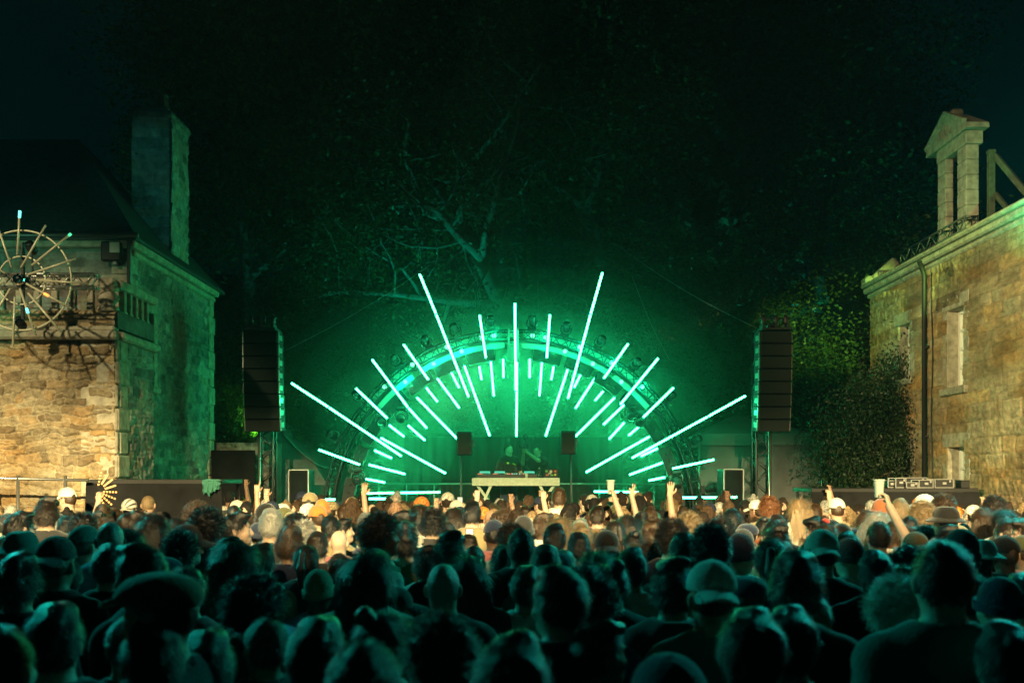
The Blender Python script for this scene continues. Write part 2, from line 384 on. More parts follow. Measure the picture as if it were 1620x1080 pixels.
# ---- terrace house (left)
house = empty('stone_house', (-8, 15.4, 0))
tag(house, 'old grey stone house behind the balustraded terrace, with a tall chimney', 'house')
def child(name, me, parent):
    o = link(name, me); o.parent = parent; o.matrix_parent_inverse = Matrix.Translation(parent.location).inverted() if parent.parent is None else Matrix()
    return o
def into(o, parent):      # parent a world-placed mesh under an empty without moving it
    o.parent = parent; o.location = Vector(o.location) - Vector(parent.location) if parent.type == 'EMPTY' else o.location
    return o
def put(mb, name, m, parent, smooth=False):
    o = mb.build(name, m, None, smooth); o.parent = parent; o.location = -Vector(parent.location) if parent.type == 'EMPTY' else (0, 0, 0); return o
def putm(name, me, parent):
    o = link(name, me); o.parent = parent; o.location = -Vector(parent.location) if parent.type == 'EMPTY' else (0, 0, 0); return o

side_window = (15.9, 16.35, 3.55, 4.75)
putm('side_wall', stone_grid('side_wall', M['grey_rubble'], 15.4, 19.6, 0, 5.62, .028, (.09, .19), (.16, .42), east(XL), [side_window], .035, 3), house)
putm('front_wall', stone_grid('front_wall', M['grey_rubble'], -9.4, XL, 3.0, 5.62, .024, (.09, .2), (.16, .5), front(15.4), [], .03, 5), house)
mb = MB()
mb.box((-8.1, 17.5, 2.8), (4.1, 3.95, 5.55))            # mass of the house behind its stone skin
put(mb, 'wall_core', M['grey_rubble'], house)
mb = MB()
for k in range(16):
    z = .2 + k * .345
    if z > 5.5: break
    w = .30 if k % 2 else .46
    mb.box((XL + .0, 19.62 - .14, z), (.11, .26 if k % 2 else .40, .335), bev=.015)
put(mb, 'quoins', M['dressed'], house); mb = MB()
for k in range(9, 16): mb.box((XL - .001 - (.30 if k % 2 else .46) / 2 + .045, 15.4 + .10, .2 + k * .345), (.30 if k % 2 else .46, .32, .335), bev=.015)
put(mb, 'quoins', M['dressed'], house)
mb = MB(); mb.box((XL - 1.9, 15.34, 5.66), (4.1, .26, .12), bev=.02); mb.box((XL + .04, 17.5, 5.66), (.24, 4.2, .13), bev=.02)
mb.box((XL + .02, 17.5, 5.54), (.14, 4.2, .09), bev=.02)
put(mb, 'cornice', M['dressed'], house)
mb = MB(); mb.tube([(-9.6, 15.17, 5.76), (XL + .22, 15.17, 5.76)], .05); mb.tube([(XL + .10, 15.17, 5.76), (XL + .05, 15.26, 5.55), (XL + .05, 15.26, 3.2)], .035)
put(mb, 'gutter', M['dsteel'], house, True)
mb = MB()
ex, fy, by, ez = XL + .2, 15.15, 19.85, 5.74
Vr = [(-10.5, fy, ez), (ex, fy, ez), (ex, by, ez), (-10.5, by, ez), (-10.5, 17.5, 8.0), (-7.6, 17.5, 8.0),
      (-10.5, fy, ez - .05), (ex, fy, ez - .05), (ex, by, ez - .05), (-10.5, by, ez - .05)]
mb.add(Vr, [(0, 1, 5, 4), (1, 2, 5), (2, 3, 4, 5), (0, 6, 7, 1), (1, 7, 8, 2), (2, 8, 9, 3), (9, 8, 7, 6)])
rf = put(mb, 'roof', M['slate'], house)
for k in range(18):      # slate courses
    pass
chim = putm('chimney', stone_grid('chimney', M['grey_rubble'], XL - .64, XL + .005, 5.3, 8.3, .022, (.1, .26), (.16, .4), front(17.2), [], .028, 8), house)
putm('chimney_side', stone_grid('chimney_side', M['grey_rubble'], 17.2, 18.1, 4.9, 8.3, .022, (.1, .22), (.14, .34), east(XL + .02), [], .028, 9), chim).location = (0, 0, 0)
mb = MB(); mb.box((XL - .31, 17.66, 6.8), (.63, .86, 2.98)); mb.box((XL - .31, 17.65, 8.33), (.76, 1.02, .10), bev=.02); mb.box((XL - .32, 17.6, 8.42), (.62, .8, .1), bev=.03)
mb.lathe([(.10, 0), (.11, .05), (.09, .25), (.1, .28)], 12, (XL - .2, 17.45, 8.46)); mb.box((XL - .1, 18.08, 6.95), (.34, .12, .1), bev=.03)
put(mb, 'chimney_cap', M['grey_rubble'], chim)
# side window with its sill
a, b2, c, d = side_window
mb = MB(); mb.box((XL - .16, (a + b2) / 2, (c + d) / 2), (.03, b2 - a, d - c)); w = put(mb, 'window', M['glass'], house)
mb = MB()
for (yy, ww) in ((a + .02, .05), (b2 - .02, .05), ((a + b2) / 2, .03)): mb.box((XL - .13, yy, (c + d) / 2), (.03, ww, d - c))
for zz in (c + .03, d - .03, c + .4, c + .8): mb.box((XL - .13, (a + b2) / 2, zz), (.032, b2 - a - .1, .03))
put(mb, 'window_frame', M['framewhite'], w)
mb = MB(); mb.box((XL + .03, (a + b2) / 2, c - .06), (.16, b2 - a + .3, .1), bev=.015); mb.box((XL + .01, (a + b2) / 2, d + .1), (.08, b2 - a + .4, .2), bev=.015)
mb.box((XL + .01, a - .08, (c + d) / 2), (.07, .16, d - c), bev=.01); mb.box((XL + .01, b2 + .08, (c + d) / 2), (.07, .16, d - c), bev=.01)
put(mb, 'window_surround', M['dressed'], w)

# loudspeaker/flood housing fixed high on the front wall of the house
fl = empty('wall_floodlight', P(182, 398, 15.2)); tag(fl, 'square black floodlight with pale glass fixed high on the stone house front', 'floodlight')
mb = MB(); mb.box((-.05, 0, 0), (.30, .12, .30), bev=.02); mb.build('housing', M['black'], fl)
mb = MB(); mb.box((.02, -.07, .05), (.15, .02, .16), bev=.005); mb.build('glass', M['curtain'], fl)
mb = MB(); mb.box((0, .08, -.17), (.05, .2, .05)); mb.build('bracket', M['dsteel'], fl)

# ---- terrace block in front of the house
ter = empty('terrace', (-7.5, 14, 0)); tag(ter, 'amber-lit rubble stone terrace block with a balustrade, behind the spoked light wheel', 'terrace')
XT = -5.57; ZT = 4.02
putm('front_wall', stone_grid('terrace_front_wall', M['rubble'], -8.6, XT, 0, ZT - .02, .0125, (.05, .17), (.09, .38), front(14.0), [], .038, 21, .06, prot=1.8), ter)
putm('side_wall', stone_grid('terrace_side_wall', M['grey_rubble'], 14.0, 15.42, 0, ZT - .02, .02, (.08, .17), (.12, .32), east(XT), [], .03, 22), ter)
mb = MB(); mb.box((-7.62, 14.75, 2.0), (4.05, 1.42, 3.98)); put(mb, 'wall_core', M['grey_rubble'], ter)
mb = MB()
for k, z in enumerate(np.arange(.25, 3.9, .33)):
    w = .52 if k % 2 else .30
    mb.box((XT + .03 - w / 2, 14.0 + .07, z), (w, .22, .315), bev=.022)
    mb.box((XT + .012, 14.2, z), (.06, .42 if k % 2 == 0 else .28, .315), bev=.02)
put(mb, 'quoins', M['rubble'] if False else M['dressed'], ter)
mb = MB(); mb.box((-7.6, 13.93, 4.06), (4.2, .26, .12), bev=.03); mb.box((XT + .02, 14.7, 4.06), (.22, 1.5, .12), bev=.03)
mb.box((-7.6, 13.98, 4.155), (4.1, .2, .07), bev=.02)
put(mb, 'string_course', M['dressed'], ter)
mb = MB()       # low parapet wall
putm('parapet', stone_grid('parapet', M['rubble'], -9.6, XT + .01, 4.17, 4.42, .016, (.08, .13), (.14, .34), front(13.96), [], .03, 31), ter)
mb.box((-7.6, 14.06, 4.30), (4.05, .17, .25)); mb.box((XT - .05, 14.7, 4.30), (.16, 1.4, .25)); put(mb, 'parapet_core', M['grey_rubble'], ter)
mb = MB(); mb.box((-7.6, 14.0, 4.80), (4.1, .22, .13), bev=.025); mb.box((XT - .02, 14.75, 4.80), (.20, 1.45, .12), bev=.025); put(mb, 'handrail', M['dressed'], ter)
def baluster(square=False):
    m2 = MB()
    if square: m2.box((0, 0, .17), (.085, .09, .36), bev=.01); m2.box((0, 0, .02), (.12, .11, .05), bev=.01)
    else:
        m2.lathe([(.05, 0), (.07, .01), (.07, .04), (.04, .06), (.07, .11), (.078, .15), (.05, .22), (.035, .26), (.055, .28), (.055, .32), (.06, .34)], 12)
    return m2
bs = baluster(True).data('baluster', M['dressed']); br = baluster().data('baluster', M['dressed'], True)
for k in range(12): o = link('baluster', bs, ter, (-5.93 - k * .25 + 7.5, .02, 4.41))
for k in range(1): pass
pr = MB(); pr.lathe([(.13, 0), (.15, .02), (.15, .07), (.09, .10), (.14, .16), (.155, .21), (.11, .27), (.09, .29), (.15, .31), (.15, .36)], 18)
pr.build('corner_post', M['dressed'], ter, True).location = (XT - .12 + 7.5, .02, 4.40)
for k in range(5): link('baluster', bs, ter, (XT - .03 + 7.5, .32 + k * .22, 4.41)).rotation_euler = (0, 0, R(90))

# ---- dark low wall joining house to the stage
mb = MB(); w_ = None
lw = link('garden_wall', stone_grid('garden_wall', M['grey_rubble'], -6.2, -4.7, 0, 2.75, .03, (.08, .2), (.15, .4), front(19.9), [], .03, 41)); tag(lw, 'dark low rubble wall between the stone house and the speaker tower', 'wall')
m2 = MB(); m2.box((-5.45, 20.12, 1.37), (1.5, .38, 2.74)); m2.build('wall_core', M['grey_rubble'], lw)

# ---- manor house (right): long wall facing west
man = empty('manor_house', (XR, 17, 0)); tag(man, 'amber-lit manor of coursed granite blocks with white casement windows', 'house')
Y0, Y1, ZE = 12.6, 20.8, 5.80
uw = [(18.72, 19.28, 3.95, 4.98), (16.50, 17.12, 3.60, 4.92)]     # upper windows (y0, y1, z0, z1)
lwn = [(18.70, 19.25, 1.6, 2.58), (16.45, 17.10, 1.2, 2.58)]
holes = uw + lwn
putm('wall', stone_grid('manor_wall', M['ashlar'], Y0, Y1, 0, ZE, .022, (.14, .29), (.30, .95), west(XR), holes, .024, 55, .012, prot=1.0, stain=(16.45, 17.55, 4.95, 5.8)), man)
mb = MB(); mb.box((XR + 2.3, 16.7, 2.9), (3.9, 8.2, 5.75)); put(mb, 'wall_core', M['grey_rubble'], man)
mb = MB()
for (z, t, o_) in ((5.84, .10, .06), (5.94, .12, .14), (6.04, .08, .20)): mb.box((XR - o_ / 2 + .1, (Y0 + Y1) / 2 + .03, z), (.2 + o_, Y1 - Y0 + .1, t), bev=.03)
put(mb, 'cornice', M['dressed'], man)
mb = MB(); mb.box((XR + .22, Y1 - .18, 6.32), (.62, .30, .22), rot=Matrix.Rotation(R(-42), 3, 'Y'), bev=.05); mb.box((XR - .05, Y1 - .05, 6.12), (.25, .35, .22), bev=.05)
put(mb, 'coping_stone', M['dressed'], man)
mb = MB()
Vr = [(XR - .05, Y0, 6.09), (XR - .05, Y1 - .1, 6.09), (XR + 3.3, Y1 - .1, 7.3), (XR + 3.3, Y0, 7.3), (XR - .05, Y0, 6.03), (XR - .05, Y1 - .1, 6.03), (XR + 3.3, Y1 - .1, 6.03), (XR + 3.3, Y0, 6.03)]
mb.add(Vr, [(0, 1, 2, 3), (4, 7, 6, 5), (0, 4, 5, 1), (1, 5, 6, 2), (3, 2, 6, 7), (0, 3, 7, 4)]); put(mb, 'roof', M['slate'], man)
for i, (a, b2, c, d) in enumerate(uw + lwn):
    ym = (a + b2) / 2; zm = (c + d) / 2; xp = XR + .20
    mb = MB(); mb.box((xp + .03, ym, zm), (.02, b2 - a, d - c)); w = put(mb, 'window', M['curtain'], man)
    mb = MB()
    for yy in (a + .03, b2 - .03, ym): mb.box((xp, yy, zm), (.05, .06 if yy != ym else .05, d - c))
    n = 4 if d - c > 1.1 else 3
    for k in range(n + 1): mb.box((xp - .003, ym, c + .03 + (d - c - .06) * k / n), (.045, b2 - a - .02, .045 if 0 < k < n else .06))
    put(mb, 'window_frame', M['framewhite'], w)
    mb = MB(); mb.box((XR + .12, a - .09, zm), (.28, .18, d - c), bev=.012); mb.box((XR + .12, b2 + .09, zm), (.28, .18, d - c), bev=.012)
    mb.box((XR + .12, ym, d + .12), (.29, b2 - a + .40, .24), bev=.015); mb.box((XR + .08, ym, c - .07), (.34, b2 - a + .36, .13), bev=.02)
    put(mb, 'window_surround', M['dressed'], w)
mb = MB(); yy = 7.5 * F / (1470 - 810); mb.tube([(XR - .09, yy, .3), (XR - .09, yy, 5.7), (XR - .18, yy, 5.95)], .045)
for z in (1.2, 2.8, 4.4): mb.box((XR - .03, yy, z), (.12, .12, .05))
put(mb, 'drainpipe', M['black'], man, True)
mb = MB(); yy2 = 7.5 * F / (1478 - 810); mb.tube([(XR - .04, yy2 + .03 * math.sin(k), .3 + k * .36) for k in range(16)], .012, 5); put(mb, 'cable', M['black'], man, True)
# ruined gabled dormer
dm = empty('gabled_dormer', (XR, 17.2, 6.08)); tag(dm, 'freestanding pedimented stone dormer frame above the manor cornice, open to the sky', 'dormer')
def dbox(mb, y0, y1, z0, z1, x0=0.0, x1=.26): mb.box(((x0 + x1) / 2, (y0 + y1) / 2 - 17.2, (z0 + z1) / 2 - 6.08), (x1 - x0, y1 - y0, z1 - z0), bev=.012)
mb = MB()
for k in range(6):
    z0 = 6.08 + k * .25
    dbox(mb, 16.45, 16.78, z0, z0 + .245, .0 + .004 * (k % 2), .22)
mb.build('door_jamb', M['dressed'], dm).name = 'jamb'
mb = MB()
for k in range(6):
    z0 = 6.08 + k * .25
    dbox(mb, 17.22, 17.55, z0, z0 + .245, .0 + .004 * ((k + 1) % 2), .14)
mb.build('jamb', M['dressed'], dm)
mb = MB(); dbox(mb, 16.43, 17.57, 7.58, 7.80, -.01, .28); mb.build('lintel', M['dressed'], dm)
mb = MB(); dbox(mb, 16.70, 17.28, 6.06, 6.16, -.02, .28); mb.build('sill', M['dressed'], dm)
mb = MB()
pz = 7.803 - 6.08
tri = [(16.30, pz), (17.92, pz), (17.90, pz + .09), (17.12, pz + .50), (16.32, pz + .09)]
V = [(-.05, y - 17.2, z) for y, z in tri] + [(.32, y - 17.2, z) for y, z in tri]
mb.add(V, [(0, 1, 2, 3, 4), (9, 8, 7, 6, 5), (0, 5, 6, 1), (1, 6, 7, 2), (2, 7, 8, 3), (3, 8, 9, 4), (4, 9, 5, 0)])
mb.box((-.06, -.46, pz + .32), (.06, .88, .08), rot=Matrix.Rotation(R(27), 3, 'X'), bev=.01); mb.box((-.06, .30, pz + .32), (.06, .88, .08), rot=Matrix.Rotation(R(-27), 3, 'X'), bev=.01)
for k in range(5): mb.box((-.06, -.26 + k * .09, pz + .18), (.04, .03, .22 - .03 * abs(k - 2)), rot=Matrix.Rotation(R(-20), 3, 'X'))
mb.box((.12, -.08, pz + .50), (.22, .26, .13), bev=.04)
mb.build('pediment', M['dressed'], dm)
# timber props behind the dormer, and a lighting truss lying along the cornice
def prop(name, p0, p1, r, m, lab, cat):
    m2 = MB(); d = (Vector(p1) - Vector(p0)); rot = d.to_track_quat('Z', 'Y').to_matrix()
    m2.box((Vector(p0) + Vector(p1)) / 2, (r * 2, r * 2, d.length), rot=rot, bev=.01)
    m2.box(Vector(p1), (r * 2.4, r * 2.4, .05), rot=rot, bev=.01)
    o = m2.build(name, m); tag(o, lab, cat); return o
prop('timber_post', P(1568, 350, 16.0), P(1568, 240, 16.0), .05, M['timber'], 'upright timber post standing behind the stone dormer', 'post')
prop('timber_brace', P(1574, 246, 16.0), P(1640, 325, 15.4), .045, M['timber'], 'long sloping timber brace running down from the upright post', 'brace')
prop('timber_brace', P(1574, 306, 16.0), P(1604, 343, 15.6), .035, M['timber'], 'short green-lit timber brace below the long one', 'brace')
def truss(mb, a, b, w=.22, n=10, r=.02, rb=.011):
    a = Vector(a); b = Vector(b); d = (b - a).normalized(); s = d.cross(Vector((0, 0, 1))); s = s.normalized() if s.length > .01 else Vector((1, 0, 0)); u = s.cross(d)
    cs = [(s * i + u * j) * w / 2 for i in (-1, 1) for j in (-1, 1)]
    for c in cs: mb.tube([a + c, b + c], r, 6)
    for k in range(n):
        p = a + (b - a) * k / n; q = a + (b - a) * (k + 1) / n
        for (i, j) in ((0, 1), (2, 3), (0, 2), (1, 3)):
            x, y = (cs[i], cs[j]) if k % 2 else (cs[j], cs[i])
            mb.tube([p + x, q + y], rb, 5)
    for i, j in ((0, 1), (1, 3), (3, 2), (2, 0)):
        mb.tube([a + cs[i], a + cs[j]], rb, 5); mb.tube([b + cs[i], b + cs[j]], rb, 5)
    return mb
mb = truss(MB(), (XR - .02, 16.2, 6.22), (XR - .02, 18.9, 6.22), .2, 12, .018, .010); o = mb.build('lighting_truss', M['dsteel'], None, True); tag(o, 'dark lattice truss lying along the manor cornice below the dormer', 'truss')
# low russet outbuilding behind the shrub
mb = MB(); mb.box((8.1, 21.9, 1.6), (3.0, .5, 3.2), bev=.03); o = mb.build('outbuilding_wall', M['brick']); tag(o, 'low russet wall glimpsed between the tent and the dark shrub', 'wall')
# ------------------------------------------------------------------ stage
YS, K = 20.0, 20.0 / F
AC = P(812, 822, YS); AX, AZ = AC.x, AC.z
mb = MB(); mb.box((0, 21.0, .52), (14.6, 6.4, 1.0), bev=.01); o = mb.build('stage_deck', M['black']); tag(o, 'black raised stage deck under the tube arch', 'stage')
mb = MB()
for k in range(9): mb.box((-6.4 + k * 1.6, 17.785, .5), (1.55, .012, .96))
mb.build('skirt', M['drape'], o)
def arc(r, y, a0=0, a1=180, n=72, cx=None, cz=None):
    return [(AX + r * math.cos(R(a0 + (a1 - a0) * k / n)), y, AZ + r * math.sin(R(a0 + (a1 - a0) * k / n))) for k in range(n + 1)]
def arcband(mb, r0, r1, y0, y1, a0, a1, n=30):
    A = [R(a0 + (a1 - a0) * k / n) for k in range(n + 1)]; V = []
    for a in A:
        for (r, y) in ((r0, y0), (r1, y0), (r1, y1), (r0, y1)): V.append((AX + r * math.cos(a), y, AZ + r * math.sin(a)))
    Fa = []
    for k in range(n):
        for q in range(4):
            q2 = (q + 1) % 4; Fa.append((k * 4 + q, (k + 1) * 4 + q, (k + 1) * 4 + q2, k * 4 + q2))
    Fa.append((0, 1, 2, 3)); Fa.append((n * 4 + 3, n * 4 + 2, n * 4 + 1, n * 4)); return mb.add(V, Fa)
arch = empty('stage_arch', (AX, YS, AZ)); tag(arch, 'huge half-circle lattice truss arch over the DJ table, filled with green light', 'arch')
ro, ri, yf, yb = 3.79, 3.60, 19.82, 20.16
mb = MB()
for (r, y, t) in ((ro, yf, .017), (ri, yf, .03), (ro, yb, .017), (ri, yb, .03)): mb.tube(arc(r, y), t, 7)
put(mb, 'truss_chords', M['black'], arch, True)
mb = MB(); n = 60
for k in range(n):
    a0, a1 = R(3 * k), R(3 * k + 3)
    pt = lambda r, a, y: (AX + r * math.cos(a), y, AZ + r * math.sin(a))
    mb.tube([pt(ro, a0, yf), pt(ri, a1, yf)], .008, 5); mb.tube([pt(ri, a0, yf), pt(ro, a1, yf)], .008, 5)
    if k % 2 == 0: mb.tube([pt(ri, a0, yf), pt(ro, a0, yf)], .011, 5); mb.tube([pt(ro, a0, yf), pt(ro, a0, yb)], .010, 5); mb.tube([pt(ri, a0, yb), pt(ro, a0, yb)], .010, 5)
    mb.tube([pt(ro, a0, yf), pt(ro, a1, yb)], .008, 5)
put(mb, 'lattice', M['black'], arch)
mb = MB(); arcband(mb, ri + .03, ro - .02, yb + .03, yb + .045, 40, 86.5); arcband(mb, ri + .03, ro - .02, yb + .03, yb + .045, 93.5, 140); put(mb, 'light_band', M['whitecloth'], arch)
mb = MB(); arcband(mb, 3.44, 3.545, yf + .05, yf + .09, 58, 87); arcband(mb, 3.44, 3.545, yf + .05, yf + .09, 93, 122); arcband(mb, 3.44, 3.545, yf + .05, yf + .09, 40, 55); arcband(mb, 3.44, 3.545, yf + .05, yf + .09, 125, 140)
put(mb, 'valance', M['whitecloth'], arch)
mb = MB()
for s in (-1, 1):
    x = AX + s * .09; mb.box((x, yf - .02, AZ + 3.5), (.035, .05, .60)); 
for k in range(11): mb.box((AX, yf, AZ + 3.22 + k * .055), (.16, .04, .02))
put(mb, 'centre_ladder', M['steel'], arch)
for i, a in enumerate(np.arange(4, 180, 11.5)):      # dark louvred lamp panels lining the arch
    if 84 < a + 5 < 96: continue
    mb = MB(); arcband(mb, 3.20, 3.43, yf - .03, yf + .12, a + .4, a + 10.2, 6)
    for q in range(4):
        rr = 3.235 + q * .055
        arcband(mb, rr, rr + .03, yf - .045, yf - .032, a + 1.2, a + 9.4, 5)
    for q in range(3):
        aa = R(a + 2.6 + q * 2.7); mb.box((AX + 3.32 * math.cos(aa), yf - .05, AZ + 3.32 * math.sin(aa)), (.05, .03, .05), rot=Matrix.Rotation(-aa, 3, 'Y'), bev=.01)
    put(mb, 'lamp_panel', M['cabinet'], arch)
mb = MB()
for s in (-1, 1): mb.box((AX + s * 3.55, 20.0, 1.05), (.9, .8, .06), bev=.01); mb.tube([(AX + s * 3.6, 20.0, 1.05), (AX + s * 3.6, 20.0, AZ + .05)], .03, 8)
put(mb, 'base_plate', M['dsteel'], arch)

# wash lamps glowing inside the truss
LAMP_POW = 6 * GPOW
k = 0
for a, r in [(46, 3.70), (52, 3.5), (58, 3.70), (63, 3.5), (69, 3.70), (73, 3.52), (80, 3.70), (84, 3.70), (96, 3.7), (100, 3.70), (107, 3.52), (111, 3.70), (117, 3.5), (123, 3.70), (128, 3.5), (134, 3.70)]:
    x, z = AX + r * math.cos(R(a)), AZ + r * math.sin(R(a))
    w = empty('wash_lamp', (x, yf + .10, z)); w.rotation_euler = (0, R(90 - a), 0)
    side = 'terrace' if a > 90 else 'tent'
    tag(w, 'small glowing wash lamp %s the arch truss, at %s oclock on its face' % ('inside' if r > 3.6 else 'under', {46: 'half past one', 52: 'twenty to two', 58: 'one', 63: 'ten to one', 69: 'twenty to one', 73: 'half past twelve', 80: 'quarter past twelve', 84: 'ten past twelve', 96: 'ten to twelve', 100: 'quarter to twelve', 107: 'half past eleven', 111: 'twenty past eleven', 117: 'ten past eleven', 123: 'eleven', 128: 'twenty to eleven', 134: 'half past ten'}[a]), 'stage lamp', 'wash lamps in the arch truss')
    mb = MB(); mb.lathe([(.03, -.05), (.05, -.03), (.055, .03), (.05, .04)], 12, rot=Matrix.Rotation(R(90), 3, 'X')); mb.build('housing', M['black'], w, True)
    mb = MB(); mb.lathe([(.044, 0), (.040, .012), (.01, .018)], 12, (0, -.042, 0), rot=Matrix.Rotation(R(90), 3, 'X')); mb.build('lens', M['lens'], w, True)
    if k % 2 == 0:
        lo = lamp('wash_lamp_light', 'POINT', (x, yf - .12, z), LAMP_POW, (0, 1, .42), size=.05)
    k += 1
# floor washes at the arch feet
for s in (-1, 1): lamp('foot_wash_light', 'POINT', (AX + s * 3.2, 19.9, 2.3), 6 * GPOW, GREEN, size=.05)


# moving heads riding on the arch
def moving_head():
    r = empty('moving_head')
    mb = MB(); mb.box((0, 0, .05), (.24, .20, .09), bev=.02); mb.box((0, 0, -.01), (.10, .05, .04)); mb.build('base', M['black'], r)
    mb = MB()
    for s in (-1, 1): mb.tube([(s * .06, 0, .1), (s * .135, 0, .13), (s * .15, 0, .2), (s * .14, 0, .30)], [.02, .022, .026, .02], 8)
    mb.build('yoke', M['dsteel'], r, True)
    mb = MB(); mb.lathe([(.05, -.15), (.085, -.13), (.10, -.04), (.10, .06), (.112, .08), (.112, .14), (.10, .15)], 18); h = mb.build('head', M['cabinet'], r, True); h.location = (0, 0, .28)
    mb = MB(); mb.lathe([(.09, .150), (.085, .158), (.02, .166)], 18); mb.build('lens', M['glass'], h, True)
    return r, h
mh0, _ = moving_head(); first = True
descr = [(113, 'lowest on the terrace side', 176.5), (0, 'second lowest on the terrace side', 155), (0, 'third up on the terrace side', 141.5), (0, 'fourth up on the terrace side', 126.5), (0, 'fifth up on the terrace side', 116), (0, 'sixth up on the terrace side', 107), (0, 'just before the top on the terrace side', 96.5),
         (0, 'just past the top on the tent side', 84.5), (0, 'sixth up on the tent side', 74.5), (0, 'fifth up on the tent side', 64), (0, 'fourth up on the tent side', 52), (0, 'third up on the tent side', 38), (0, 'second lowest on the tent side', 23.5), (0, 'lowest on the tent side', 9)]
for i, (_, dtext, a) in enumerate(descr):
    o = mh0 if first else copy_tree(mh0); first = False
    rr = 3.80 if a < 170 else 3.86
    o.location = (AX + rr * math.cos(R(a)), 19.95, AZ + rr * math.sin(R(a))); o.rotation_euler = (0, R(90 - a), 0)
    o.scale = (.72,) * 3
    tag(o, 'black moving head lamp on the arch, ' + dtext, 'stage light', 'moving heads around the outside of the arch')
    h = [c for c in o.children if c.name.startswith('head')][0]; h.rotation_euler = (R(rng.choice([70, 35, 100, 55])), R(rng.uniform(-20, 20)), 0)
for (px, py, dtext) in ((604, 660, 'inside the arch on the terrace side, upper'), (635, 655, 'inside the arch on the terrace side, nearer the middle'), (998, 650, 'inside the arch on the tent side'), (566, 752, 'low inside the arch foot on the terrace side'), (1070, 755, 'low inside the arch foot on the tent side'), (1012, 662, 'inside the arch on the tent side, next to another')):
    o = copy_tree(mh0); o.location = P(px, py - 12, 19.8); o.rotation_euler = (0, R(180), 0)
    o.scale = (.85,) * 3
    tag(o, 'black moving head hanging ' + dtext, 'stage light', 'moving heads hung inside the arch')
    h = [c for c in o.children if c.name.startswith('head')][0]; h.rotation_euler = (R(rng.choice([60, 30, 90])), 0, 0)

